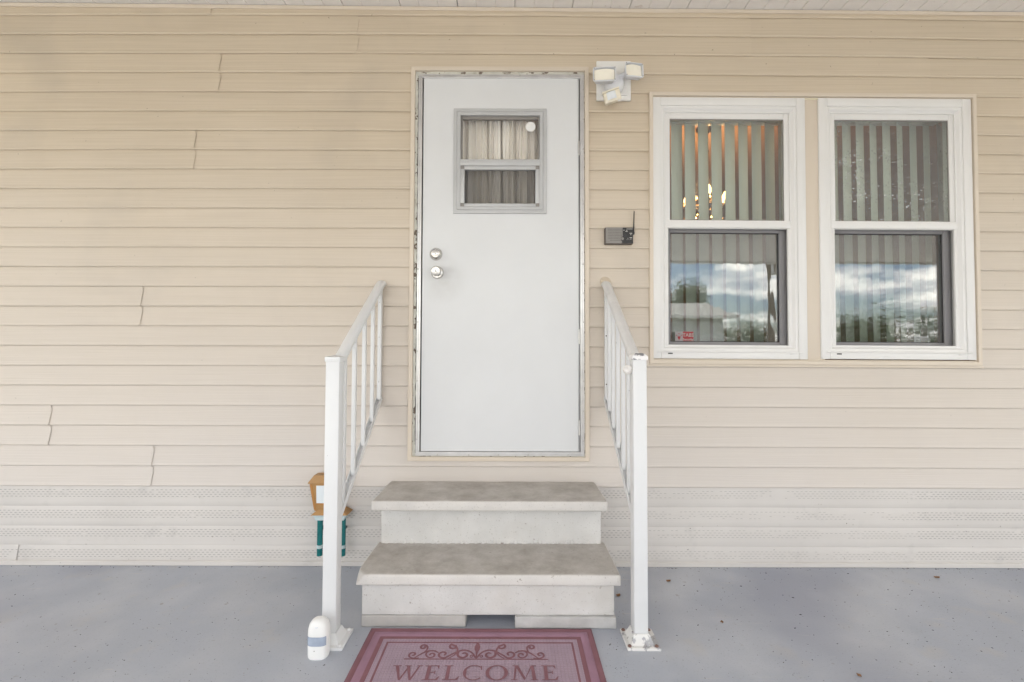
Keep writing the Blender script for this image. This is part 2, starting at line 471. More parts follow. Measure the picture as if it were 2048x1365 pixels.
def _mth(nt, op, a, b=None):
    n = nt.nodes.new('ShaderNodeMath'); n.operation = op
    for i, v in enumerate((a, b)):
        if v is None: continue
        if isinstance(v, float): n.inputs[i].default_value = v
        else: nt.links.new(v, n.inputs[i])
    return n.outputs[0]
def glass_material(name, refl=2.4, wave=0.0, tint=(0.93, 0.95, 0.93), dirt=False):
    m = bpy.data.materials.new(name); m.use_nodes = True
    nt = m.node_tree; nt.nodes.clear(); L = nt.links.new
    o = nt.nodes.new('ShaderNodeOutputMaterial')
    tr = nt.nodes.new('ShaderNodeBsdfTransparent'); tr.inputs[0].default_value = (*tint, 1)
    gl = nt.nodes.new('ShaderNodeBsdfGlossy'); gl.inputs['Roughness'].default_value = 0.018
    gl.inputs[0].default_value = (0.97, 0.98, 1.0, 1)
    ge = nt.nodes.new('ShaderNodeNewGeometry')
    dt = nt.nodes.new('ShaderNodeVectorMath'); dt.operation = 'DOT_PRODUCT'
    L(ge.outputs['Incoming'], dt.inputs[0]); L(ge.outputs['Normal'], dt.inputs[1])
    ma = lambda op, a, b=None: _mth(nt, op, a, b)
    one = ma('SUBTRACT', 1.0, ma('ABSOLUTE', dt.outputs['Value']))
    f5 = ma('MULTIPLY_ADD', ma('POWER', one, 5.0), 0.96)
    f5.node.inputs[2].default_value = 0.04
    mu_o = ma('MULTIPLY', f5, refl); mu_o.node.use_clamp = True
    mu = mu_o.node
    mx = nt.nodes.new('ShaderNodeMixShader')
    L(mu.outputs[0], mx.inputs[0]); L(tr.outputs[0], mx.inputs[1]); L(gl.outputs[0], mx.inputs[2])
    if wave:
        t = nt.nodes.new('ShaderNodeTexCoord')
        mp = nt.nodes.new('ShaderNodeMapping'); mp.inputs['Scale'].default_value = (14, 1, 4); L(t.outputs['Object'], mp.inputs[0])
        n = nt.nodes.new('ShaderNodeTexNoise'); n.inputs['Scale'].default_value = 1.6; n.inputs['Detail'].default_value = 1
        L(mp.outputs[0], n.inputs['Vector'])
        b = nt.nodes.new('ShaderNodeBump'); b.inputs['Strength'].default_value = 1.0; b.inputs['Distance'].default_value = wave
        L(n.outputs['Fac'], b.inputs['Height']); L(b.outputs[0], gl.inputs['Normal'])
    last = mx.outputs[0]
    if dirt:          # dried water spots
        t = nt.nodes.new('ShaderNodeTexCoord')
        n1 = nt.nodes.new('ShaderNodeTexNoise'); n1.inputs['Scale'].default_value = 85; n1.inputs['Detail'].default_value = 2; L(t.outputs['Object'], n1.inputs['Vector'])
        n2 = nt.nodes.new('ShaderNodeTexNoise'); n2.inputs['Scale'].default_value = 5; n2.inputs['Detail'].default_value = 3; L(t.outputs['Object'], n2.inputs['Vector'])
        sm = _mth(nt, 'ADD', n1.outputs['Fac'], _mth(nt, 'MULTIPLY', n2.outputs['Fac'], 0.55))
        r = nt.nodes.new('ShaderNodeMapRange'); L(sm, r.inputs[0]); r.inputs[1].default_value = 0.93; r.inputs[2].default_value = 1.01; r.inputs[3].default_value = 0.03; r.inputs[4].default_value = 0.7
        df = nt.nodes.new('ShaderNodeBsdfDiffuse'); df.inputs[0].default_value = (.7, .7, .7, 1)
        m2 = nt.nodes.new('ShaderNodeMixShader'); L(r.outputs[0], m2.inputs[0]); L(last, m2.inputs[1]); L(df.outputs[0], m2.inputs[2]); last = m2.outputs[0]
    L(last, o.inputs[0])
    return m
M['pane'] = glass_material('window_glass', 4.4, 0.00020)
M['paneup'] = glass_material('window_glass_upper', 1.8, 0.00005)
M['panespot'] = glass_material('window_glass_spotted', 1.8, 0.00005, dirt=True)
M['doorpane'] = glass_material('door_glass', 1.3, 0.00004, (0.97, 0.97, 0.97))
def screen_material(name, dens, col=(0.05, 0.05, 0.055)):
    m = bpy.data.materials.new(name); m.use_nodes = True
    nt = m.node_tree; nt.nodes.clear(); L = nt.links.new
    o = nt.nodes.new('ShaderNodeOutputMaterial')
    tr = nt.nodes.new('ShaderNodeBsdfTransparent')
    df = nt.nodes.new('ShaderNodeBsdfDiffuse'); df.inputs[0].default_value = (*col, 1)
    mx = nt.nodes.new('ShaderNodeMixShader'); mx.inputs[0].default_value = dens
    L(tr.outputs[0], mx.inputs[1]); L(df.outputs[0], mx.inputs[2]); L(mx.outputs[0], o.inputs[0])
    return m
M['screen'] = screen_material('insect_screen', 0.26)
M['screend'] = screen_material('door_screen', 0.40)
def emission(name, col, s):
    m = bpy.data.materials.new(name); m.use_nodes = True
    P = m.node_tree.nodes['Principled BSDF']
    P.inputs['Base Color'].default_value = (*col, 1)
    P.inputs['Emission Color'].default_value = (*col, 1)
    P.inputs['Emission Strength'].default_value = s
    return m
M['bulb'] = emission('lit_bulb', (1.0, 0.62, 0.28), 1.8)
def crystal():
    m = bpy.data.materials.new('crystal'); m.use_nodes = True
    P = m.node_tree.nodes['Principled BSDF']
    P.inputs['Base Color'].default_value = (0.95, 0.75, 0.45, 1)
    P.inputs['Metallic'].default_value = 0.85
    P.inputs['Roughness'].default_value = 0.15
    return m
M['crystal'] = crystal()

# ================================================================== ground
def sheet(name, x0, x1, y0, y1, z, m, nx=1, ny=1):
    vs, fs = [], []
    for j in range(ny + 1):
        for i in range(nx + 1):
            vs.append((x0 + (x1 - x0) * i / nx, y0 + (y1 - y0) * j / ny, z))
    for j in range(ny):
        for i in range(nx):
            a = j * (nx + 1) + i
            fs.append((a, a + 1, a + nx + 2, a + nx + 1))
    return structure(MB().add(vs, fs).build(name, m, None, False))
M['lawn'] = mat('lawn', (0.14, 0.13, 0.05), 0.9, var=0.25, var_scale=1.5, col2=(0.20, 0.18, 0.075), c2_scale=0.7, c2_amt=0.7, bump=0.6, bump_scale=60)
M['asphalt'] = mat('asphalt', (0.075, 0.075, 0.075), 0.9, var=0.15, var_scale=2, bump=0.5, bump_scale=120)
M['drive'] = mat('driveway_concrete', (0.51, 0.485, 0.45), 0.85, var=0.08, var_scale=1.2, bump=0.3, bump_scale=90)
sheet('lawn', -260, 260, -420, 60, -0.10, M['lawn'])
sheet('street', -260, 260, -15.5, -9.6, -0.092, M['asphalt'])
drive = sheet('driveway', -7.2, 8.2, -9.6, -5.62, -0.084, M['drive'])
fl = MB(); fl.box(-7.6, 8.6, -5.6, 0.10, -0.2, 0.0, 0.01)
structure(fl.build('carport_floor', M['floor'], None, False))

# ================================================================== house
house = thing('house', (0, 0, 0), 'mobile home with beige vinyl siding, white door and paired windows', 'house')

# levels of the siding courses
zA, zB = W(400, 33.5).z, W(400, 972).z
PITCH = (zA - zB) / 24.0
ZS = zB                               # lowest edge of the lapped siding
def bow(x, z):
    k = max(0.0, min(1.0, (z - 0.3) / 2.2))
    d = -0.0015 * k * (x + 0.9) ** 2 if abs(x) < 4 else -0.0015 * k * ((x + 0.9) ** 2)
    n = noise.noise(Vector((x * 0.9, 0, round(z / (2 * PITCH)) * 1.7))) * 0.0022
    return d + n
def bulge(x, z):
    return noise.noise(Vector((x * 1.3 + 5, 3.1, z * 2.1))) * 0.0022

# openings (outer edge of the trims, tucked in)
D0, D1 = W(820.5, 530).x, W(1177, 530).x
DZ0, DZ1 = W(1000, 921).z, W(1000, 139).z
V0, V1 = W(1299, 458, -.02).x, W(1958, 458, -.02).x
VZ0, VZ1 = W(1630, 730).z, W(1630, 191).z
OPEN = [(D0 + .008, D1 - .008, DZ0 + .008, DZ1 - .008), (V0 + .008, V1 - .008, VZ0 + .008, VZ1 - .008)]

def course(p):
    return [(0.0056, 0.0015), (0.0095, 0.0000), (0.0125, 0.0012), (0.0150, 0.0050), (0.0154, 0.0086), (0.0143, 0.0118), (0.0134, 0.022), (0.0106, p * 0.52), (0.0076, p * 0.82), (0.0057, p + 0.0012)]
def clip(prof, a, b):
    out = []
    for i in range(len(prof)):
        o, z = prof[i]
        if i and ((prof[i - 1][1] - a) * (z - a) < 0):
            o0, z0 = prof[i - 1]; t = (a - z0) / (z - z0); out.append((o0 + (o - o0) * t, a))
        if i and ((prof[i - 1][1] - b) * (z - b) < 0):
            o0, z0 = prof[i - 1]; t = (b - z0) / (z - z0); out.append((o0 + (o - o0) * t, b))
        if a <= z <= b: out.append((o, z))
    return out
def keep(x0, x1, za, zb):
    iv = [(za - .01, zb + .01)]
    xm = (x0 + x1) / 2
    for (a, b, c, d) in OPEN:
        if a < xm < b:
            nv = []
            for (p, q) in iv:
                if d <= p or c >= q: nv.append((p, q)); continue
                if c > p: nv.append((p, c))
                if d < q: nv.append((d, q))
            iv = nv
    return [(p, q) for (p, q) in iv if q - p > 0.004]
def siding_row(prof, za, zb, seams, m, name, X0=-6.0, X1=7.0):
    edges = [X0] + sorted(seams) + [X1]
    for si in range(len(edges) - 1):
        xa, xb = edges[si], edges[si + 1]
        if si > 0: xa -= 0.03
        bps = sorted({xa, xb} | {v for o in OPEN for v in o[:2] if xa < v < xb})
        groups, cur = [], []
        for i in range(len(bps) - 1):
            ks = keep(bps[i], bps[i + 1], za, zb)
            if ks: cur.append((bps[i], bps[i + 1], ks))
            elif cur: groups.append(cur); cur = []
        if cur: groups.append(cur)
        for g in groups:
            mb = MB()
            for (p, q, ks) in g:
                for (c, d) in ks:
                    pr = clip(prof, c, d)
                    if len(pr) < 2: continue
                    n = max(1, int((q - p) / 0.16))
                    xs = [p + (q - p) * i / n for i in range(n + 1)]
                    if abs(q - xb) < 1e-6 and si < len(edges) - 2:
                        xs = [x for x in xs if x < q - 0.13] + [q - 0.12, q - 0.05, q - 0.02, q]
                    vs, fs = [], []
                    for x in xs:
                        for (o, z) in pr:
                            lift = 0.0; dx = 0.0
                            if si < len(edges) - 2:          # loose lapped end, lifting a little towards the seam
                                e = max(0.0, 1 - (edges[si + 1] - x) / 0.12)
                                fr = ((z - za) % PITCH) / PITCH
                                lift = e * e * 0.0020
                                dx = e * (fr - 0.5) * 0.012
                            if si > 0:
                                e = max(0.0, 1 - (x - xa) / 0.10)
                                lift -= e * 0.0020
                            vs.append((x + dx, -(o + bulge(x, z) + lift), z + bow(x, z)))
                    k = len(pr)
                    for i in range(len(xs) - 1):
                        for j in range(k - 1):
                            fs.append((i * k + j, (i + 1) * k + j, (i + 1) * k + j + 1, i * k + j + 1))
                    if abs(q - xb) < 1e-6 and si < len(edges) - 2:      # thickness of the cut end
                        b0 = (len(xs) - 1) * k; c0_ = len(vs)
                        vs += [(v[0] - 0.0004, v[1] + 0.0016, v[2]) for v in vs[b0:b0 + k]]
                        fs += [(b0 + j, c0_ + j, c0_ + j + 1, b0 + j + 1) for j in range(k - 1)]
                    mb.add(vs, fs)
            if mb.v: mb.build(name, m, house, True, False, 28)
SEAM = {11: [718, 1500], 10: [443, 1856], 8: [393], 4: [287], 1: [105], 0: [309]}
for k in range(12):
    za = ZS + 2 * PITCH * k
    pr = course(PITCH)
    prof = [(o, za + z) for o, z in pr] + [(o, za + PITCH + z) for o, z in pr]
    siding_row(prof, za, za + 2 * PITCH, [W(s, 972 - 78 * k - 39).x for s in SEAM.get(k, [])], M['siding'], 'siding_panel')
# part course under the ceiling
zt = ZS + 24 * PITCH
prof = [(o, zt + z) for o, z in course(PITCH)]
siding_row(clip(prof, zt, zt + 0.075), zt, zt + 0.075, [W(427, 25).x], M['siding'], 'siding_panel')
# perforated skirting courses below
LV = [W(400, y).z for y in (972, 1012, 1051.5, 1090)] + [0.016]
for i in range(4):
    z1, z0 = LV[i], LV[i + 1]
    h = z1 - z0
    prof = [(0.0030, z0), (0.0062, z0 + 0.0012), (0.0074, z0 + 0.004), (0.0072, z0 + h * 0.3), (0.0066, z0 + h * 0.6), (0.0050, z0 + h * 0.93), (0.0024, z1 + 0.0015)]
    se = {1: [720], 3: [40]}.get(i, [])
    siding_row(prof, z0, z1, [W(s, 1050).x for s in se], M['skirt'], 'skirting_panel')
slots = MB()
for i in range(4):
    z1, z0 = LV[i], LV[i + 1]
    top = {0: z1 - 0.018, 1: z1 - 0.022, 2: z1 - 0.017, 3: z1 - 0.024}[i]
    for r in range(4):
        z = top - r * 0.0115
        n = int(6.4 / 0.0232)
        for j in range(n):
            x = -2.95 + j * 0.0232 + (0.0116 if r % 2 else 0)
            px = 1024 + x * 381
            if W(1290, 1000).x < x < W(1830, 1000).x:
                if noise.noise(Vector((x * 4, i * 3.3, r))) + random.uniform(-.25, .25) > 0.22: continue
                hh = 0.00065
            else:
                hh = 0.00105
            if random.random() < .03: continue
            L = 0.0072 * random.uniform(0.85, 1.05)
            zz_ = z + bow(x, z) + random.uniform(-.0005, .0005)
            y = -(0.0080 + bulge(x, z))
            slots.add([(x - L, y, zz_), (x - L * .7, y, zz_ - hh), (x + L * .7, y, zz_ - hh), (x + L, y, zz_), (x + L * .7, y, zz_ + hh), (x - L * .7, y, zz_ + hh)], [(0, 1, 2, 3, 4, 5)])
so = slots.build('vent_slots', M['slot'], house, False)
so['kind'] = 'stuff'
# base channel and top cove trim
bt = MB()
def strip_along(mb, x0, x1, n, prof, zf):
    vs, fs = [], []
    for i in range(n + 1):
        x = x0 + (x1 - x0) * i / n
        for (o, z) in prof: vs.append((x, -o, z + zf(x)))
    k = len(prof)
    for i in range(n):
        for j in range(k - 1): fs.append((i * k + j, (i + 1) * k + j, (i + 1) * k + j + 1, i * k + j + 1))
    return mb.add(vs, fs)
strip_along(bt, -6, 7, 60, [(0.0, 0.001), (0.015, 0.001), (0.0165, 0.003), (0.0165, 0.020), (0.014, 0.0235), (0.004, 0.0245)], lambda x: 0.0008 * noise.noise(Vector((x * 2, 1, 1))))
bt.build('base_trim', M['skirt'], house, True, False)
CEIL_L, CEIL_R = W(0, 9), W(2048, 29)
def ceil_z(x):
    return CEIL_L.z + (CEIL_R.z - CEIL_L.z) * (x - CEIL_L.x) / (CEIL_R.x - CEIL_L.x)
def top_z(x): return ceil_z(x) - 0.0015
xs_ = W(1361, 20).x
ct = MB(); strip_along(ct, -6, xs_, 30, [(0.002, -0.020), (0.017, -0.0205), (0.0185, -0.018), (0.0185, -0.003), (0.003, 0.0)], top_z)
ct.build('cove_trim', M['trim'], house, True, False)
ct = MB(); strip_along(ct, xs_ - 0.02, 7, 30, [(0.002, -0.0195), (0.019, -0.0200), (0.0205, -0.018), (0.0205, -0.003), (0.003, 0.0)], top_z)
ct.build('cove_trim', M['trim'], house, True, False)

# backing wall with the openings left free, inner room
def holes_wall(mb, X0, X1, Z0, Z1, y0, y1, holes):
    xs = sorted({X0, X1} | {h[0] for h in holes} | {h[1] for h in holes})
    for i in range(len(xs) - 1):
        a, b = xs[i], xs[i + 1]
        hs = sorted([(h[2], h[3]) for h in holes if h[0] <= (a + b) / 2 <= h[1]])
        z = Z0
        for (p, q) in hs:
            mb.box(a, b, y0, y1, z, p); z = q
        mb.box(a, b, y0, y1, z, Z1)
sheath = MB()
holes_wall(sheath, -6, 7, 0.0, 3.2, 0.012, 0.11, [(D0 + .02, D1 - .02, DZ0 + .02, DZ1 - .02), (V0 + .02, V1 - .02, VZ0 + .02, VZ1 - .02)])
sheath.build('wall_sheathing', M['roomceil'], house, False)
rm = MB()
rm.box(-2.0, 4.6, 0.115, 3.2, 0.50, 0.56)
rm.build('room_floor', M['room'], house, False)
rm = MB(); rm.box(-2.0, 4.6, 0.115, 3.2, 2.78, 2.84)
rm.build('room_ceiling', M['roomceil'], house, False)
rm = MB(); rm.box(-2.06, -2.0, 0.115, 3.2, 0.5, 2.84); rm.box(4.6, 4.66, 0.115, 3.2, 0.5, 2.84); rm.box(-2.06, 4.66, 3.2, 3.26, 0.5, 2.84)
rm.build('room_wall', M['room'], house, False)

# ------------------------------------------------------------------ door
tr = MB().mitre(D0, D1, DZ0, DZ1, 0.028, [(0.0, 0.0), (0.0, -0.023), (0.06, -0.0245), (0.72, -0.0245), (0.78, -0.022), (0.80, -0.012), (1.0, -0.010), (1.0, 0.02)])
tr.build('door_trim', M['trim'], house, True, False, 25)
ax0, ax1 = W(835.5, 530).x, W(1167.5, 530).x
az0, az1 = W(1000, 911).z, W(1000, 153).z
pl = MB()
# ragged old paint band between trim and metal frame
def ragged(mb, p0, p1, nrm, w, n):
    p0, p1, nrm = Vector(p0), Vector(p1), Vector(nrm)
    vs, fs = [], []
    for i in range(n + 1):
        p = p0.lerp(p1, i / n)
        j = noise.noise(p * 31) * 0.0035
        vs += [p - nrm * 0.004, p + nrm * (w * 0.5 + j) + Vector((0, -0.003 - 0.002 * noise.noise(p * 57), 0)), p + nrm * (w + j)]
    for i in range(n):
        for k in range(2): fs.append((i * 3 + k, (i + 1) * 3 + k, (i + 1) * 3 + k + 1, i * 3 + k + 1))
    mb.add(vs, fs)
ragged(pl, (D0 + .024, -0.012, DZ1 - .026), (D1 - .024, -0.012, DZ1 - .026), (0, 0, -1), 0.018, 120)
ragged(pl, (D0 + .024, -0.0121, DZ0 + .024), (D1 - .024, -0.0121, DZ0 + .024), (0, 0, 1), 0.012, 120)
ragged(pl, (D0 + .022, -0.0122, DZ0 + .03), (D0 + .022, -0.0122, DZ1 - .03), (1, 0, 0), 0.014, 200)
ragged(pl, (D1 - .022, -0.0123, DZ0 + .03), (D1 - .022, -0.0123, DZ1 - .03), (-1, 0, 0), 0.014, 200)
pl.build('old_paint', M['peel'], house, True, True)
dg = MB(); dg.frame(D0 + .015, D1 - .015, DZ0 + .015, DZ1 - .015, .05, .05, .05, .05, -0.004, 0.03, 0)
dg.build('door_gap', M['darkgap'], house, False)
al = MB()
al.mitre(ax0, ax1, az0, az1, 0.0212, [(0, -0.006), (0, -0.0175), (0.05, -0.0185), (0.42, -0.0185), (0.45, -0.0165), (0.55, -0.0165), (0.58, -0.0205), (0.93, -0.0205), (1.0, -0.0195), (1.0, -0.004)])
dframe = al.build('door_frame', M['alu'], house, True, False, 25)
sx0, sx1 = W(845.8, 530).x, W(1155.5, 530).x
sz0, sz1 = W(1000, 902).z, W(1000, 160.5).z
# slab with window hole
wx0, wx1, wz0, wz1 = W(908, 330).x, W(1092.5, 330).x, W(1000, 430).z, W(1000, 222).z
sl = MB()
hx0, hx1, hz0, hz1 = wx0 + .02, wx1 - .02, wz0 + .02, wz1 - .02
for (a, b, c, d) in ((sx0, hx0, sz0, sz1), (hx1, sx1, sz0, sz1)):
    sl.box(a, b, -0.0145, 0.03, c, d)
sl.box(hx0, hx1, -0.0145, 0.03, sz0, hz0); sl.box(hx0, hx1, -0.0145, 0.03, hz1, sz1)
door = sl.build('door', M['door'], house, False)
bmx = bmesh.new(); bmx.from_mesh(door.data)
bmesh.ops.remove_doubles(bmx, verts=bmx.verts[:], dist=1e-5)
bmx.to_mesh(door.data); bmx.free()
door['label'] = 'pale grey-white metal door with a small curtained window'
kc = W(878, 556)
nt = M['door'].node_tree; P = nt.nodes['Principled BSDF']; src = P.inputs['Base Color'].links[0].from_socket
t = nt.nodes.new('ShaderNodeTexCoord')
vd = nt.nodes.new('ShaderNodeVectorMath'); vd.operation = 'DISTANCE'; nt.links.new(t.outputs['Object'], vd.inputs[0]); vd.inputs[1].default_value = (kc.x + .02, -.014, kc.z - .01)
n = nt.nodes.new('ShaderNodeTexNoise'); n.inputs['Scale'].default_value = 22; n.inputs['Detail'].default_value = 6; nt.links.new(t.outputs['Object'], n.inputs['Vector'])
r = nt.nodes.new('ShaderNodeMapRange'); nt.links.new(vd.outputs['Value'], r.inputs[0]); r.inputs[1].default_value = 0.14; r.inputs[2].default_value = 0.02; r.inputs[4].default_value = 0.42
mu_ = nt.nodes.new('ShaderNodeMath'); mu_.operation = 'MULTIPLY'; nt.links.new(r.outputs[0], mu_.inputs[0]); nt.links.new(n.outputs['Fac'], mu_.inputs[1])
mx_ = nt.nodes.new('ShaderNodeMix'); mx_.data_type = 'RGBA'; nt.links.new(mu_.outputs[0], mx_.inputs[0]); nt.links.new(src, mx_.inputs[6]); mx_.inputs[7].default_value = (.34, .32, .29, 1)
nt.links.new(mx_.outputs[2], P.inputs['Base Color'])
# edge strip and hinges on the right edge
hs = MB(); hs.box(sx1 + 0.0008, sx1 + 0.0062, -0.017, 0.0, sz0, sz1, 0.001)
hs.build('hinge_strip', M['alupaint'], door)
hinge = MB(); hinge.tube([(0, 0, -0.038), (0, 0, 0.038)], 0.0042, 10)
pieces('hinge', hinge, M['alu'], door, [(sx1 + 0.004, -0.019, W(1158, y).z) for y in (300, 674, 855)])
# screws in the metal frame
screw = MB(); screw.lathe((0, 0, 0), (0, -1, 0), [(0.0042, -0.002), (0.0042, 0.0004), (0.003, 0.0018), (0.0008, 0.0024)], 10)
locs = []
xl, xr = ax0 + 0.0052, ax1 - 0.0052
for y in (182, 241, 300, 410, 467, 540, 645, 703, 762, 878): locs.append((xl, -0.0188, W(836, y).z))
for y in (184, 243, 302, 411, 470, 530, 588, 645, 706, 763, 822, 881): locs.append((xr, -0.0188, W(1167, y).z))
for x in (876, 938, 997, 1056, 1135): locs.append((W(x, 908).x, -0.0188, az0 + 0.0055))
for x in (880, 960, 1040, 1139): locs.append((W(x, 156).x, -0.0188, az1 - 0.0055))
pieces('screw', screw, M['screw'], dframe, locs)
# door window
wf = MB().mitre(wx0, wx1, wz0, wz1, 0.036, [(0, -0.012), (0, -0.0215), (0.04, -0.0225), (0.40, -0.0225), (0.44, -0.0205), (0.52, -0.0205), (0.56, -0.0245), (0.92, -0.0245), (1.0, -0.0235), (1.0, 0.012)])
wf.build('window_frame', M['alupaint'], door, True, False, 25)
ix0, ix1, iz0, iz1 = wx0 + .0355, wx1 - .0355, wz0 + .0355, wz1 - .0355
mz0, mz1 = W(1000, 336.5).z, W(1000, 323).z
rl = MB(); rl.box(ix0, ix1, -0.0255, 0.008, mz0 + .004, mz1, 0.0015)
rl.build('middle_rail', M['alupaint'], door)
ls = MB(); ls.frame(ix0 + .001, ix1 - .001, iz0 + .002, mz0 + .0035, 0.022, 0.022, 0.016, 0.020, -0.0222, 0.0, 0.0012)
ls.build('lower_sash', M['alupaint'], door)
cb = MB(); cb.box(-0.0095, 0.0095, -0.0014, 0.001, -0.009, 0.009, 0.0006)
pieces('corner_block', cb, M['greyplastic'], door, [(ix0 + .012, -0.0226, iz0 + .010), (ix1 - .012, -0.0226, iz0 + .010), (ix0 + .012, -0.0226, mz0 - .006), (ix1 - .012, -0.0226, mz0 - .006)])
bd = MB(); bd.frame(ix0 + .0005, ix1 - .0005, mz1 + .0005, iz1 - .0005, .010, .010, .004, .016, -0.012, 0.004, 0.001)
bd.build('glazing_bead', M['greyplastic'], door)
gp = MB(); gp.box(ix0 + .008, ix1 - .008, -0.004, -0.001, mz1 + .002, iz1 - .012)
gp.build('pane', M['doorpane'], door, False)
gp = MB(); gp.box(ix0 + .02, ix1 - .02, -0.002, 0.001, iz0 + .014, mz0 - .012)
gp.build('pane', M['doorpane'], door, False)
gp = MB(); gp.add([(ix0 + .02, -0.010, iz0 + .014), (ix1 - .02, -0.010, iz0 + .014), (ix1 - .02, -0.010, mz0 - .012), (ix0 + .02, -0.010, mz0 - .012)], [(0, 1, 2, 3)])
gp.build('insect_screen', M['screend'], door, False)
# lock and knob
def lockset(name, px, py, knob):
    c = W(px, py, -0.0145)
    mb = MB().lathe(c, (0, -1, 0), [(0.0335, -0.003), (0.0335, 0.002), (0.0325, 0.006), (0.028, 0.012), (0.022, 0.0135), (0.018, 0.014)] if knob else
                    [(0.0335, -0.003), (0.0335, 0.003), (0.0325, 0.008), (0.027, 0.019), (0.0235, 0.0225), (0.0225, 0.0215), (0.0205, 0.0205), (0.0195, 0.0215), (0.012, 0.0235), (0.004, 0.024)], 40)
    if knob:
        mb.lathe(c, (0, -1, 0), [(0.011, 0.012), (0.011, 0.030), (0.018, 0.032), (0.0235, 0.036), (0.0262, 0.044), (0.0258, 0.054), (0.0225, 0.061), (0.020, 0.0622), (0.012, 0.0612), (0.0075, 0.0612), (0.007, 0.0635), (0.003, 0.064)], 40)
    o = mb.build(name, M['steel'], door, True, True, 30)
    t = 0.0645 if knob else 0.0243
    kh = MB().box(c.x - 0.0011, c.x + 0.0011, c.y - t - 0.0004, c.y - t + 0.002, c.z - 0.0055, c.z + 0.002)
    kh.build('keyhole', M['darkgap'], door, False)
lockset('deadbolt', 872, 509, False)
lockset('door_knob', 875, 546, True)
# white disc on the glass and the curtain (things of their own)
dp = W(1061, 254.5, -0.0042)
dz = MB().lathe(dp, (0, -1, 0), [(0.0262, 0.0), (0.0266, 0.002), (0.0258, 0.0038), (0.018, 0.0044), (0.004, 0.0046)], 32)
tag(dz.build('glass_disc', M['plastic'], None), 'small round white plastic disc stuck to the door window', 'disc')
cu = MB()
cvs, cfs = [], []
NX, NZ = 320, 14
cx0, cx1, cz0, cz1 = ix0 - .02, ix1 + .02, iz0 - .03, iz1 + .03
def fold(u, w):
    s = 0
    for (f, a, p) in ((19.3, .011, .3), (31.1, .007, 1.9), (8.2, .008, 4.0), (47.0, .004, 2.2)):
        s += a * math.sin(f * math.pi * 2 * u * 0.62 + p + 0.35 * math.sin(2.1 * w + f))
    return s
for j in range(NZ + 1):
    for i in range(NX + 1):
        u, w = i / NX, j / NZ
        cvs.append((cx0 + (cx1 - cx0) * u + 0.004 * math.sin(40 * u + 2 * w), 0.062 + fold(u, w) * (1.7 - 0.35 * w), cz0 + (cz1 - cz0) * w))
for j in range(NZ):
    for i in range(NX):
        a = j * (NX + 1) + i
        cfs.append((a, a + 1, a + NX + 2, a + NX + 1))
cu.add(cvs, cfs)
tag(cu.build('curtain', M['curtain'], None, True, False, 180), 'gathered cream curtain behind the small door window', 'curtain')

# ------------------------------------------------------------------ windows
tilt = 0.0042
wcx, wcz = (V0 + V1) / 2, (VZ0 + VZ1) / 2
def wtilt(p):
    dx, dz_ = p[0] - wcx, p[2] - wcz
    return (wcx + dx + dz_ * tilt, p[1], wcz + dz_ - dx * tilt)
tm = MB().mitre(V0, V1, VZ0, VZ1, 0.026, [(0.0, 0.0), (0.0, -0.023), (0.06, -0.0245), (0.70, -0.0245), (0.76, -0.022), (0.78, -0.012), (1.0, -0.010), (1.0, 0.02)]).xf(wtilt)
tm.build('window_trim', M['trim'], house, True, False, 25)
st = MB(); st.box(V0 - 0.006, V1 + 0.012, -0.0185, -0.004, VZ0 - 0.012, VZ0 - 0.0005, 0.002)
st.xf(wtilt).build('sill_trim', M['trim'], house)
mu = MB(); mu.box(W(1610, 458).x, W(1644, 458).x, -0.010, 0.05, VZ0 + .02, VZ1 - .02, 0.001)
mu.xf(wtilt).build('mullion', M['trim'], house)
ck = MB(); ck.box(V0 + 0.022, V1 - 0.022, -0.0155, 0.0, VZ1 - 0.030, VZ1 - 0.0255, 0.0015)
ck.xf(wtilt).build('caulk', mat('caulk', (0.70, 0.66, 0.50), 0.6, var=0.1, var_scale=10), house)

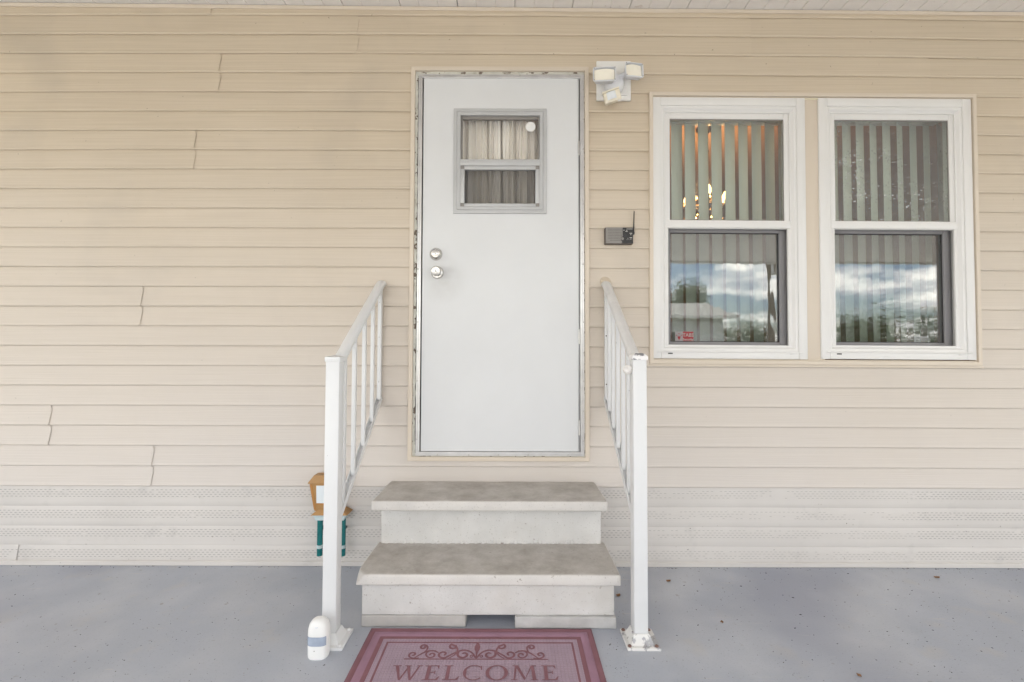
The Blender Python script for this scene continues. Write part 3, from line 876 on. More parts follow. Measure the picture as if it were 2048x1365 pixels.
def window(u0, u1, v0, v1, label, upper):
    fr = MB()
    fr.frame(u0, u1, v0, v1, 0.046, 0.046, 0.040, 0.044, -0.0185, 0.10, 0.003)
    win = fr.xf(wtilt).build('window', M['white'], house)
    win['label'] = label
    w, h = u1 - u0, v1 - v0
    zt = lambda d: v1 - d
    i = MB()
    # stepped inner frame with a sloping return
    a0, a1, b0, b1 = u0 + .0455, u1 - .0455, v0 + .0395, v1 - .0435
    i.mitre(a0, a1, b0, b1, 0.030, [(0, -0.006), (0.0, -0.0125), (0.10, -0.0135), (0.45, -0.0125), (0.80, -0.0015), (1.0, -0.0010), (1.0, 0.03)])
    i.xf(wtilt).build('inner_frame', M['white'], win, True, False, 20)
    c0, c1 = a0 + .0285, a1 - .0285
    gt, gb = zt(0.1035), zt(0.650)
    us = MB(); us.frame(c0, c1, gb - 0.020, b1 - 0.029, 0.026, 0.026, 0.020, (b1 - 0.029) - gt, 0.0045, 0.03, 0.0025)
    us.xf(wtilt).build('upper_sash', M['white'], win)
    mr_ = MB(); mr_.box(c0 - .0005, c1 + .0005, -0.0035, 0.034, zt(0.692), zt(0.6525), 0.0025)
    mr_.xf(wtilt).build('meeting_rail', M['white'], win)
    gl = MB(); gl.box(c0 + .020, c1 - .020, 0.014, 0.017, gb - .008, gt + .008)
    gl.xf(wtilt).build('pane', upper, win, False)
    gk = MB(); gk.frame(c0 + .0255, c1 - .0255, gb - .0005, gt + .0005, .0045, .0045, .004, .006, 0.009, 0.0135, 0.0008)
    gk.xf(wtilt).build('gasket', M['greyplastic'], win)
    sb = b0 + 0.0285
    # outer screen frame and insect screen of the lower half
    sf = MB(); sf.frame(c0 + .001, c1 - .001, sb, zt(0.6925), 0.014, 0.014, 0.005, 0.004, -0.0022, 0.012, 0.002)
    sf.xf(wtilt).build('screen_frame', M['white'], win)
    q0, q1, r0, r1 = c0 + .015, c1 - .015, sb + .005, zt(0.6965)
    sc = MB().add([(q0, 0.006, r0), (q1, 0.006, r0), (q1, 0.006, r1), (q0, 0.006, r1)], [(0, 1, 2, 3)])
    sc.xf(wtilt).build('insect_screen', M['screen'], win, False)
    lo = MB(); lo.frame(c0 - .002, c1 + .002, sb - .012, zt(0.668), 0.040, 0.040, 0.034, 0.040, 0.036, 0.066, 0.002)
    lo.xf(wtilt).build('lower_sash', M['sash'], win)
    gl = MB(); gl.box(c0 + .030, c1 - .030, 0.050, 0.053, sb + .012, zt(0.700))
    gl.xf(wtilt).build('pane', M['pane'], win, False)
    gk = MB(); gk.frame(c0 + .0375, c1 - .0375, sb + .0215, zt(0.7075), .004, .004, .004, .004, 0.044, 0.0495, 0.0008)
    gk.xf(wtilt).build('gasket', M['black'], win)
    si = MB(); si.box(u0 + .026, u1 - .026, -0.0245, -0.004, v0 + .0335, v0 + .0395, 0.0015)
    si.xf(wtilt).build('sill_lip', M['white'], win)
    for k, (uu, m_) in enumerate(((u0 + .092, M['darkgap']), (u1 - .080, M['white']))):
        ws = MB(); ws.box(uu - .012, uu + .012, -0.0205, -0.0165, v0 + .024, v0 + .030, 0.0008)
        ws.xf(wtilt).build('weep_slot', m_, win)
    return (c0, c1, r0, r1, gb, gt)
WA = (W(1305, 458, -.0185).x, W(1613, 458, -.0185).x, W(1460, 719.3).z, W(1460, 199.5).z)
WB = (W(1640, 458, -.0185).x, W(1948, 458, -.0185).x, W(1795, 719.6).z + .002, W(1795, 201.0).z + .002)
ga = window(*WA[:2], WA[2] + .0006, WA[3] - .0006, 'white double-hung window beside the door, red sticker in its lower pane', M['paneup'])
gb_ = window(*WB[:2], WB[2], WB[3], 'white double-hung window with smeared upper pane, farther from the door', M['panespot'])

# vertical blinds
def blind(u0, u1, z0, z1, label, off):
    t = thing('vertical_blind', ((u0 + u1) / 2, 0.16, z1 + 0.06), label, 'blind', 'vertical blinds in the windows')
    h = MB(); h.box(u0 - .06, u1 + .06, 0.135, 0.185, z1 + 0.055, z1 + 0.09, 0.003)
    h.build('headrail', M['white'], t)
    v = MB()
    wv, n = 0.089, 6
    vs, fs = [], []
    hgt = z1 - z0 + 0.12
    for k in (0, 1):
        for i in range(n + 1):
            s = -wv / 2 + wv * i / n
            c = 0.005 * (1 - (2 * i / n - 1) ** 2)
            for zq in (0.0, -hgt):
                vs.append((s, c + 0.0009 * k, zq))
    m_ = (n + 1) * 2
    for k in (0, 1):
        for i in range(n):
            a = k * m_ + i * 2
            fs.append((a, a + 1, a + 3, a + 2) if k == 0 else (a, a + 2, a + 3, a + 1))
    v.add(vs, fs)
    x = u0 - .03 + off
    first = None
    while x < u1 + .26:
        if first is None:
            first = v.build('vane', M['vane'], None, True, False, 180)
            o = first
        else:
            o = first.copy(); COL.objects.link(o)
        o.parent = t
        o.location = Vector((x, 0.16, z1 + 0.055)) - ORG[t.name]
        o.rotation_euler = (0, 0, R(31 + random.uniform(-3, 3)))
        x += 0.0755
    return t
blind(ga[0], ga[1], ga[2], ga[5], 'sage vertical blind with lamplight between vanes, in window beside the door', 0.0)
blind(gb_[0], gb_[1], gb_[2], gb_[5], 'sage vertical blind behind the smeared window farther from the door', 0.01)

# chandelier in the room
ch0 = W(1412, 410, 0.95)
ch = thing('chandelier', ch0, 'lit crystal chandelier seen between the blind vanes', 'chandelier')
b = MB(); b.lathe((ch0.x, ch0.y, 2.779), (0, 0, -1), [(0.065, 0), (0.065, 0.012), (0.03, 0.035), (0.008, 0.045)], 20)
b.build('canopy', M['bronze'], ch)
b = MB(); b.tube([(ch0.x, ch0.y, 2.74), (ch0.x, ch0.y, ch0.z + 0.12)], 0.006, 8); b.lathe((ch0.x, ch0.y, ch0.z + 0.40), (0, 0, -1), [(0.004, -.03), (0.025, 0), (0.004, .03)], 12)
b.build('rod', M['bronze'], ch)
b = MB(); b.lathe((ch0.x, ch0.y, ch0.z + 0.13), (0, 0, -1), [(0.01, 0), (0.035, 0.03), (0.02, 0.08), (0.045, 0.13), (0.01, 0.19)], 16)
b.build('hub', M['bronze'], ch)
for k in range(6):
    q = k * math.pi / 3 + 0.25
    dx, dy = math.cos(q), math.sin(q)
    b = MB(); b.tube([(ch0.x + dx * r, ch0.y + dy * r, ch0.z + z) for r, z in ((.02, .03), (.07, -.04), (.12, -.045), (.155, 0.0), (.155, .03))], 0.006, 8)
    arm = b.build('arm', M['bronze'], ch)
    b = MB(); b.lathe((ch0.x + dx * .155, ch0.y + dy * .155, ch0.z + .03), (0, 0, 1), [(.012, 0), (.015, .012), (.017, .03), (.012, .05), (.003, .068)], 12)
    b.build('bulb', M['bulb'], ch)
for k in range(80):
    q = random.uniform(0, 6.283); r = random.choice((.05, .09, .13, .16)); z = random.uniform(-.16, .10)
    b = MB(); b.lathe((ch0.x + math.cos(q) * r, ch0.y + math.sin(q) * r, ch0.z + z), (0, 0, -1), [(.001, 0), (.008, .014), (.006, .022), (.001, .034)], 5)
    b.build('crystal', M['crystal'], ch, False)
ld = bpy.data.lights.new('chandelier_glow', 'POINT'); ld.energy = 8; ld.color = (1.0, 0.58, 0.26); ld.shadow_soft_size = 0.10
lo_ = bpy.data.objects.new('chandelier_glow', ld); lo_.location = (0, 0, 0.10); lo_.parent = ch; COL.objects.link(lo_)

# security sticker on the lower pane of the window beside the door
def text_mesh(body, size, xw=1.0):
    c = bpy.data.curves.new('lettering', 'FONT'); c.body = body; c.size = size; c.align_x = 'CENTER'; c.align_y = 'CENTER'; c.resolution_u = 3; c.offset = size * 0.018
    o = bpy.data.objects.new('lettering', c); COL.objects.link(o)
    dg_ = bpy.context.evaluated_depsgraph_get()
    me = bpy.data.meshes.new_from_object(o.evaluated_get(dg_))
    vs = [v.co.copy() for v in me.vertices]; fs = [tuple(p.vertices) for p in me.polygons]
    bpy.data.objects.remove(o); bpy.data.curves.remove(c); bpy.data.meshes.remove(me)
    return vs, fs
YS = 0.0485
sA, sB = W(1349, 686, YS), W(1386, 664.5, YS)
st0, st1 = sA.x + .004, sB.x + .002
sz_0, sz_1 = sA.z + .002, sB.z + .002
sxm = st0 + (st1 - st0) * 0.42
stk = thing('window_sticker', (st0, YS, sz_0), 'red and grey TABS Security sticker in the corner of the window pane', 'sticker')
MB().box(st0, sxm, YS, YS + .001, sz_0, sz_1).build('grey_half', M['stickgrey'], stk, False)
MB().box(sxm, st1, YS, YS + .001, sz_0, sz_1).build('red_half', M['red'], stk, False)
for body, zc, sz in (('TABS', 0.67, 0.026), ('Security', 0.27, 0.0175)):
    vs, fs = text_mesh(body, sz)
    cxs, czs = (sxm + st1) / 2, sz_0 + (sz_1 - sz_0) * zc
    MB().add([(cxs + v.x, YS - .0006, czs + v.y) for v in vs], fs).build('lettering', M['mark'], stk, False)
em = MB()
ec = ((st0 + sxm) / 2, sz_0 + (sz_1 - sz_0) * 0.45)
em.prism([(ec[0] + a * .0085, YS - .0006, ec[1] + b_ * .013) for a, b_ in ((-1, .6), (-.3, .35), (0, 1), (.3, .35), (1, .6), (.75, -.3), (0, -1.1), (-.75, -.3))], (0, -.0003, 0))
for a in (-1, 0, 1):
    em.lathe((ec[0] + a * .0125, YS - .0004, ec[1] + (.012 if a else .0205)), (0, -1, 0), [(.0028, 0), (.0028, .0006)], 10)
em.build('emblem', M['red'], stk, False)

# ================================================================== carport roof
roof = thing('carport_roof', (0, -2.6, 2.7), 'white panelled carport roof reaching out from the beige wall', 'roof')
RX0, RX1, RY = -7.2, 8.2, -5.2
def rz(x, y): return ceil_z(max(-4, min(4, x))) + 0.046 * y
PW = 0.305
prof = [(0.0, 0.010), (0.002, 0.0), (0.099, 0.0), (0.1005, 0.0035), (0.103, 0.0035), (0.1045, 0.0), (0.2005, 0.0), (0.202, 0.0035), (0.2045, 0.0035), (0.206, 0.0), (0.302, 0.0), (0.3045, 0.010)]
x = W(1030, 10).x - PW * math.ceil((W(1030, 10).x - RX0) / PW)
while x < RX1:
    mb = MB(); vs = []
    jz = random.uniform(-0.0008, 0.0008)
    for y in (0.008, RY):
        for (dx, dz_) in prof: vs.append((x + dx, y, rz(x + dx, y) + dz_ + jz))
    k = len(prof)
    mb.add(vs, [(j, j + 1, k + j + 1, k + j) for j in range(k - 1)])
    mb.build('ceiling_panel', M['ceilw'], roof, False, False)
    x += PW
dk = MB(); vs = []
for zo in (0.012, 0.08):
    for (xx, yy) in ((RX0, 0.01), (RX1, 0.01), (RX1, RY), (RX0, RY)): vs.append((xx, yy, rz(xx, yy) + zo))
dk.add(vs, [(0, 1, 2, 3), (7, 6, 5, 4), (0, 4, 5, 1), (1, 5, 6, 2), (2, 6, 7, 3), (3, 7, 4, 0)])
dk.build('roof_deck', M['ceilw'], roof, False)
gu = MB(); gu.box(RX0, RX1, RY - 0.12, RY - 0.002, 2.66, 2.80, 0.01)
gu.build('gutter', M['white'], roof)
for xp in (-5.6, -1.9, 1.95, 5.0, 7.9):
    MB().box(xp - .038, xp + .038, RY + .02, RY + .096, 0.0, rz(xp, RY) + 0.011, 0.003).build('support_post', M['white'], roof)

# ================================================================== concrete steps
def rough_box(mb, x0, x1, y0, y1, z0, z1, bev, amp, sub=0.03, freq=14):
    bm = bmesh.new()
    m = MB().box(x0, x1, y0, y1, z0, z1)
    bv = [bm.verts.new(p) for p in m.v]
    for f in m.f: bm.faces.new([bv[i] for i in f])
    bmesh.ops.bevel(bm, geom=bm.edges[:], offset=bev, segments=3, affect='EDGES', profile=0.5)
    for ax in range(3):
        lo, hi = ((x0, x1), (y0, y1), (z0, z1))[ax]
        n = int((hi - lo) / sub)
        for i in range(1, n):
            p = [0, 0, 0]; p[ax] = lo + (hi - lo) * i / n
            nn = [0, 0, 0]; nn[ax] = 1
            bmesh.ops.bisect_plane(bm, geom=bm.verts[:] + bm.edges[:] + bm.faces[:], plane_co=p, plane_no=nn)
    bm.normal_update()
    for v in bm.verts:
        d = noise.noise(v.co * freq) * 0.6 + noise.noise(v.co * freq * 3.1) * 0.4
        v.co += v.normal * d * amp
    bm.verts.index_update()
    mb.add([v.co.copy() for v in bm.verts], [[v.index for v in f.verts] for f in bm.faces])
    bm.free()
    return mb
SX0, SX1 = -0.622, 0.436
steps = thing('concrete_steps', ((SX0 + SX1) / 2, -0.28, 0.045), 'two-step precast concrete stair below the white door', 'steps')
yl, yu = -0.562, -0.342
lt = rough_box(MB(), SX0, SX1, yl, -0.235, 0.173, 0.218, 0.009, 0.0022)
def chip(p):
    d = (Vector(p) - Vector((SX0, yl, 0.218))).length
    if d < 0.06:
        q = Vector(p); f = (1 - d / 0.06)
        q += Vector((0.022, 0.018, -0.014)) * f * f
        return q
    return p
lt.xf(chip)
t_ = lt.build('lower_tread', M['tread'], steps); 
ut = rough_box(MB(), SX0 - 0.004, SX1 - 0.006, yu, -0.017, 0.392, 0.437, 0.008, 0.0018)
ut.build('upper_tread', M['tread'], steps)
rr = rough_box(MB(), SX0 + .022, SX1 - .022, yl + .026, -0.26, 0.047, 0.1726, 0.004, 0.0018)
rr.build('lower_riser', M['conc'], steps)
rr = rough_box(MB(), SX0 + .018, SX1 - .022, -0.258, -0.03, 0.047, 0.3916, 0.004, 0.0018)
rr.build('upper_riser', M['conc'], steps)
mo = MB()
for i in range(46):
    xx = SX0 + .02 + (SX1 - SX0 - .045) * (i + random.random()) / 46
    r_ = random.uniform(.004, .009)
    mo.lathe((xx, -0.258, 0.2185 + random.uniform(0, .008)), (0, -1, 0), [(r_ * 1.4, -.004), (r_ * 1.3, .001), (r_ * .7, r_ * .5), (r_ * .2, r_ * .62)], 7)
mo.xf(lambda p: Vector(p) + Vector((noise.noise(Vector(p) * 90) * .004, 0, noise.noise(Vector(p) * 70 + Vector((9, 0, 0))) * .004)))
mo.build('mortar', M['conc'], steps)
bl = rough_box(MB(), SX0 + .021, G(931, 1256).x, yl + .024, -0.10, 0.0, 0.0462, 0.005, 0.0025)
tag(bl.build('concrete_block', M['block'], None), 'pinkish-grey concrete block propping the steps beside the floor motion sensor', 'block', 'blocks under the steps')
bl = rough_box(MB(), G(1030, 1256).x, SX1 - .016, yl + .014, -0.10, 0.0, 0.0462, 0.005, 0.003)
tag(bl.build('concrete_block', mat('grey_block', (0.45, 0.44, 0.43), 0.9, var=0.12, var_scale=14, bump=0.8, bump_scale=130), None), 'rough pale grey block propping the steps near the worn railing post', 'block', 'blocks under the steps')

# ================================================================== railings
def railing(X, py, label, worn, inner):
    """X: rail plane, py: post centre y, inner: +1 if the steps lie towards +x"""
    t = thing('railing', (X, py, 0), label, 'railing', 'railings beside the steps')
    mp = M['railworn'] if worn else M['rail']
    hw = 0.0262
    H = 1.075
    b = MB(); b.box(X - hw, X + hw, py - hw, py + hw, 0.018, H, 0.0025)
    b.build('post', mp, t)
    # base plate with a flared collar
    b = MB(); b.box(X - .060, X + .064, py - .062, py + .062, 0.0, 0.011, 0.002)
    vs = []
    for (w_, z) in ((.047, .0105), (.040, .016), (hw + .004, .042), (hw + .001, .044), (hw + .001, .012)):
        vs += [(X - w_, py - w_, z), (X + w_, py - w_, z), (X + w_, py + w_, z), (X - w_, py + w_, z)]
    b.add(vs, [(i * 4 + k, i * 4 + (k + 1) % 4, (i + 1) * 4 + (k + 1) % 4, (i + 1) * 4 + k) for i in range(4) for k in range(4)])
    b.build('base_plate', M['plateworn'] if worn else mp, t)
    sc = MB(); sc.lathe((0, 0, 0), (0, 0, 1), [(.0075, -.001), (.0075, .003), (.005, .0058), (.001, .0064)], 6)
    pieces('screw', sc, M['rust'] if worn else mp, t, [(X + a * .050, py + c * .050, 0.011) for a in (-1, 1) for c in (-1, 1)])
    # cap
    b = MB()
    if worn:
        b.lathe((X, py, H - .002), (0, 0, 1), [(.042, 0), (.0435, .006), (.042, .013), (.033, .021), (.020, .026), (.004, .0275)], 4)
        ang = math.pi / 4
        b.xf(lambda p: (X + (p[0] - X) * math.cos(ang) - (p[1] - py) * math.sin(ang), py + (p[0] - X) * math.sin(ang) + (p[1] - py) * math.cos(ang), p[2]))
        b.build('post_cap', M['chipcap'], t, True, True, 20)
    else:
        b.box(X - hw - .003, X + hw + .003, py - hw - .003, py + hw + .003, H - .012, H + .006, 0.0015)
        vs = [(X - hw - .002, py - hw - .002, H + .0062), (X + hw + .002, py - hw - .002, H + .0062), (X + hw + .002, py + hw + .002, H + .0062), (X - hw - .002, py + hw + .002, H + .0062), (X, py, H + .014)]
        b.add(vs, [(0, 1, 4), (1, 2, 4), (2, 3, 4), (3, 0, 4)])
        b.build('post_cap', mp, t, True)
    # handrail: moulded cap rail on a flat channel
    y0, y1 = py + hw + (0.0 if not worn else -0.010), -0.020
    zr = lambda y: 1.062 + (y - (py + hw)) * (1.466 - 1.062) / (y1 - (py + hw))
    hx = X + (0.006 if not worn else -0.002)
    prof = [(-.021, -.012), (-.0225, -.004), (-.021, .006), (-.014, .0125), (0, .0155), (.014, .0125), (.021, .006), (.0225, -.004), (.021, -.012)]
    pts = [(y0, zr(y0) + .010), (y1 - .05, zr(y1 - .05) + .010), (y1 - .018, zr(y1 - .018) + .007), (y1, zr(y1) - .002)]
    vs, fs = [], []
    n = len(prof)
    for (yy, z_) in pts:
        for (a, c) in prof: vs.append((hx + a, yy - c * 0.55, z_ + c * 0.83))
    for i in range(len(pts) - 1):
        for k in range(n): fs.append((i * n + k, i * n + (k + 1) % n, (i + 1) * n + (k + 1) % n, (i + 1) * n + k))
    fs.append(tuple(range(n))); fs.append(tuple((len(pts) - 1) * n + k for k in range(n)))
    MB().add(vs, fs).build('handrail', M['handrail'] if worn else mp, t, True, True, 40)
    b = MB(); b.bar((X, py + hw, zr(py + hw) - .012), (X, -0.022, zr(-0.022) - .012), 0.026, 0.014, (1, 0, 0), 0.001)
    b.build('top_channel', mp, t)
    zb = lambda y: zr(y) - 0.598 + (y + 0.03) * 0.06
    for s in (-1, 1):
        b = MB(); b.bar((X + s * .0115, py + hw - .004, zb(py + hw)), (X + s * .0115, -0.020, zb(-0.020)), 0.0022, 0.026, (1, 0, 0), 0.0006)
        b.build('channel_side', mp, t)
    b = MB(); b.bar((X, py + hw - .004, zb(py + hw) - .0105), (X, -0.020, zb(-0.020) - .0105), 0.0208, 0.002, (1, 0, 0))
    b.build('bottom_channel', mp, t)
    for yy in ((-0.475, -0.380, -0.282, -0.183, -0.090) if worn else (-0.525, -0.406, -0.276, -0.150)):
        b = MB(); b.box(X - .0085, X + .0085, yy - .0085, yy + .0085, zb(yy) - .008, zr(yy) - .009, 0.001)
        b.build('baluster', mp, t)
    b = MB(); b.box(X - .0095, X + .0095, -0.040, -0.0165, zb(-.03) - .004, zr(-.03) - .008, 0.001)
    wb = b.build('wall_bar', mp, t)
    ws = MB(); ws.lathe((0, 0, 0), (0, -1, 0), [(.0034, -.001), (.0034, .0008), (.002, .0016), (.0005, .0018)], 8)
    pieces('screw', ws, M['bronze'] if worn else M['screw'], wb, [(X - (.003 if worn else 0), -0.0402, z_) for z_ in ((1.41, 1.19, 0.94) if worn else (1.40, 1.36, 1.18, 0.95))])
    if worn:
        b = MB(); b.lathe((X - hw - .014, py - .001, H - .040), (-.55, -1, 0), [(.018, -.012), (.0185, .002), (.0165, .005), (.0135, .0055), (.0135, .011), (.0105, .0125), (.005, .0105), (.001, .0105)], 24)
        b.build('end_collar', mat('stained_collar', (0.70, 0.68, 0.66), 0.5, var=0.1, var_scale=60, spots=[(40, .58, .64, (.35, .24, .18), .7)]), t)
        b = MB(); b.lathe((hx, y1 + .006, zr(y1) + .010), (0, -1, .45), [(.0255, -.006), (.0265, 0), (.0265, .005), (.024, .009), (.021, .0095)], 24)
        b.build('wall_collar', mat('stained_collar_wall', (0.55, 0.47, 0.37), 0.5, var=0.1, var_scale=60), t)
    return t
pl_ = G(666, 1277); pr_ = G(1277, 1284)
railing(-0.686, -0.625, 'clean white metal railing with flat square post cap, near the floor sensor', False, 1)
railing(0.490, -0.622, 'worn white metal railing with chipped domed cap and rusty base screws', True, -1)

# ================================================================== welcome mat
MX0, MX1, MY1 = G(742, 1260).x, G(1183, 1260).x, G(960, 1260).y
MY0 = MY1 - 0.585
matt = thing('welcome_mat', ((MX0 + MX1) / 2, (MY0 + MY1) / 2, 0), 'purple WELCOME doormat with scroll ornament at the foot of the steps', 'doormat')
def ring(mb, d0, d1, prof):
    """rectangular ring between insets d0 and d1; prof (0..1, z)"""
    vs, fs = [], []
    for (s, z) in prof:
        d = d0 + (d1 - d0) * s
        vs += [(MX0 + d, MY0 + d, z), (MX1 - d, MY0 + d, z), (MX1 - d, MY1 - d, z), (MX0 + d, MY1 - d, z)]
    for i in range(len(prof) - 1):
        for k in range(4): fs.append((i * 4 + k, i * 4 + (k + 1) % 4, (i + 1) * 4 + (k + 1) % 4, (i + 1) * 4 + k))
    return mb.add(vs, fs)
ring(MB(), 0, 0.022, [(0, 0.0005), (0.05, 0.005), (0.3, 0.0085), (0.55, 0.0085), (0.8, 0.006), (1.0, 0.0045)]).build('rim', M['matrim'], matt, True, False)
ring(MB(), 0.022, 0.052, [(0, 0.0045), (0.12, 0.0072), (0.5, 0.0086), (0.88, 0.0072), (1, 0.005)]).build('border_band', M['matband'], matt, True, False)
ring(MB(), 0.052, 0.069, [(0, 0.005), (0.1, 0.0058), (0.9, 0.0058), (1, 0.0054)]).build('dark_border', M['matprint'], matt, False, False)
MB().box(MX0 + .069, MX1 - .069, MY0 + .069, MY1 - .069, 0.0005, 0.0052).build('field', M['matfield'], matt, False)
ring(MB(), 0.086, 0.0935, [(0, 0.0052), (0.05, 0.0057), (0.95, 0.0057), (1, 0.0052)]).build('inner_line', M['matprint'], matt, False, False)
lay = [0.0056]
def lz():
    lay[0] += 0.00004
    return lay[0]
def ribbon(mb, pts, w0, w1=None, wm=None):
    n = len(pts); z = lz(); vs, fs = [], []
    for i, p in enumerate(pts):
        p = Vector(p); a = Vector(pts[max(i - 1, 0)]); c = Vector(pts[min(i + 1, n - 1)])
        t = (c - a).normalized(); nn = Vector((-t.y, t.x))
        s = i / (n - 1)
        w = (w0 * (1 - s) + (w1 if w1 is not None else w0) * s)
        w *= 1.3
        if wm: w += (wm - (w0 + (w1 or w0)) / 2) * math.sin(math.pi * s)
        vs += [(p.x + nn.x * w / 2, p.y + nn.y * w / 2, z + i * .00001), (p.x - nn.x * w / 2, p.y - nn.y * w / 2, z + i * .00001)]
    for i in range(n - 1): fs.append((i * 2, i * 2 + 1, i * 2 + 3, i * 2 + 2))
    mb.add(vs, fs)
FB = G(955, 1322).y          # base line of the flourish
FC = -0.125
def bez(p0, p1, p2, p3, n=14):
    out = []
    for i in range(n + 1):
        t = i / n; u = 1 - t
        out.append(tuple(u**3 * a + 3 * u*u*t * b + 3 * u*t*t * c + t**3 * d for a, b, c, d in zip(p0, p1, p2, p3)))
    return out
def spiral(cx_, cy_, r0, r1, a0, a1, n=22):
    return [(cx_ + (r0 + (r1 - r0) * i / n) * math.cos(a0 + (a1 - a0) * i / n), cy_ + (r0 + (r1 - r0) * i / n) * math.sin(a0 + (a1 - a0) * i / n)) for i in range(n + 1)]
orn = MB()
ribbon(orn, [(FC - .257, FB), (FC + .257, FB)], 0.0045)
for s in (-1, 1):
    def q(pts): return [(FC + s * a, FB + b_) for a, b_ in pts]
    # diagonal S scroll next to the centre
    ribbon(orn, q(bez((.100, .004), (.07, .022), (.055, .062), (.100, .084)) + spiral(.088, .070, .0165, .004, 1.1, -5.6)[1:]), .003, .006, .0075)
    ribbon(orn, q(bez((.004, .010), (.015, .045), (.045, .058), (.068, .042)) + spiral(.047, .025, .024, .005, .7, -5.6)[1:]), .004, .005, .008)
    ribbon(orn, q(bez((.030, .047), (.055, .062), (.085, .03), (.112, .006)) + spiral(.120, .026, .021, .004, -1.9, 4.4)[1:]), .003, .005, .007)
    ribbon(orn, q(bez((.140, .034), (.165, .058), (.190, .044), (.222, .004))), .004, .003, .007)
    ribbon(orn, q(bez((.150, .046), (.19, .05), (.19, .018), (.170, .008)) + spiral(.163, .022, .0155, .004, -1.2, -6.8)[1:]), .003, .005, .006)
    ribbon(orn, q(bez((.200, .028), (.180, .045), (.178, .070), (.196, .078)) + spiral(.199, .066, .0135, .0035, 1.6, -4.4)[1:]), .003, .005, .007)
    ribbon(orn, q(bez((.205, .006), (.22, .0), (.245, .004), (.243, .022)) + spiral(.230, .024, .013, .0035, -.1, 5.2)[1:]), .003, .005, .006)
    ribbon(orn, q(bez((.003, .006), (.010, .022), (.022, .026), (.022, .014)) + spiral(.017, .013, .0055, .002, .1, -4)[1:]), .003, .003)
z = lz()
orn.add([(FC + a, FB + b_, z) for a, b_ in ((0, .100), (-.0055, .085), (-.0105, .068), (-.0095, .052), (-.004, .038), (-.0025, .020), (-.003, .002), (.003, .002), (.0025, .020), (.004, .038), (.0095, .052), (.0105, .068), (.0055, .085))], [tuple(range(13))])
orn.build('scroll_ornament', M['matprint'], matt, False, False)
# serif lettering
def letters(text, x0, x1, yb, h):
    mb = MB()
    adv = {'W': 1.12, 'E': .70, 'L': .68, 'C': .82, 'O': .92, 'M': 1.06}
    tot = sum(adv[c] for c in text)
    k = (x1 - x0) / tot
    th, tn, sf = .125, .055, .045
    x = x0
    for c in text:
        A = adv[c]
        def P(pts):
            zz2 = lz()
            mb.add([(x + a * k, yb + b_ * h, zz2) for a, b_ in pts], [tuple(range(len(pts)))])
        def rect(a, b_, c_, d_): P([(a, c_), (b_, c_), (b_, d_), (a, d_)])
        if c in 'EL':
            rect(.16, .16 + th, 0, 1)
            rect(.06, .16, 0, sf); 
            rect(.06, .16, 1 - sf, 1)
            if c == 'L':
                rect(.16 + th, .38, 1 - sf, 1)
            rect(.16 + th, .60, 0, sf + .015)
            P([(.52, sf + .015), (.60, 0.0), (.645, .24), (.615, .24)])
            if c == 'E':
                rect(.16 + th, .56, 1 - sf - .01, 1)
                P([(.50, 1 - sf - .01), (.575, 1), (.585, .78), (.56, .78)])
                rect(.16 + th, .46, .49, .54)
                rect(.44, .47, .40, .63)
        elif c == 'O':
            n = 30; vs, fs = [], []; zz2 = lz()
            for i in range(n):
                q_ = 2 * math.pi * i / n
                vs += [(x + (A / 2 + .40 * math.cos(q_)) * k, yb + (.5 + .52 * math.sin(q_)) * h, zz2), (x + (A / 2 + .275 * math.cos(q_)) * k, yb + (.5 + .465 * math.sin(q_)) * h, zz2)]
            for i in range(n):
                j = (i + 1) % n; fs.append((i * 2, j * 2, j * 2 + 1, i * 2 + 1))
            mb.add(vs, fs)
        elif c == 'C':
            n = 26; vs, fs = [], []; zz2 = lz()
            for i in range(n + 1):
                q_ = R(48) + R(268) * i / n
                vs += [(x + (.46 + .38 * math.cos(q_)) * k, yb + (.5 + .52 * math.sin(q_)) * h, zz2), (x + (.46 + (.255 + .08 * abs(math.sin(q_))) * math.cos(q_)) * k, yb + (.5 + .462 * math.sin(q_)) * h, zz2)]
            for i in range(n): fs.append((i * 2, i * 2 + 2, i * 2 + 3, i * 2 + 1))
            mb.add(vs, fs)
            P([(.69, .90), (.735, 1.0), (.745, .68), (.715, .68)])
        elif c == 'W':
            P([(.10, 1), (.10 + th, 1), (.43, .0), (.36, .0)])
            P([(.36, 0), (.43, .0), (.62, .92), (.565, .92)])
            P([(.50, 1), (.50 + th, 1), (.80, .0), (.73, .0)])
            P([(.73, 0), (.80, .0), (1.01, 1), (.955, 1)])
            rect(.02, .32, 1 - sf, 1.002); rect(.45, .68, 1 - sf, 1.002); rect(.89, 1.09, 1 - sf, 1.002)
        elif c == 'M':
            P([(.13, 0), (.13 + tn, 0), (.20 + tn, 1), (.18, 1)])
            P([(.18, 1), (.30, 1), (.56, .12), (.51, .0)])
            P([(.51, 0), (.55, .10), (.82, 1), (.76, 1)])
            P([(.76, 1), (.86, 1), (.93, 0), (.80, 0)])
            rect(.05, .27, 0, sf); rect(.73, 1.0, 0, sf); rect(.10, .22, 1 - sf, 1); rect(.82, .95, 1 - sf, 1)
        x += A * k
    return mb
y_top = G(955, 1335.5).y
letters('WELCOME', -0.412, 0.165, y_top - 0.072, 0.072).build('lettering', M['matprint'], matt, False, False)
sub = MB()
ribbon(sub, [(FC - .257, FB - .185), (FC + .257, FB - .185)], 0.0045)
sub.build('lower_line', M['matprint'], matt, False, False)

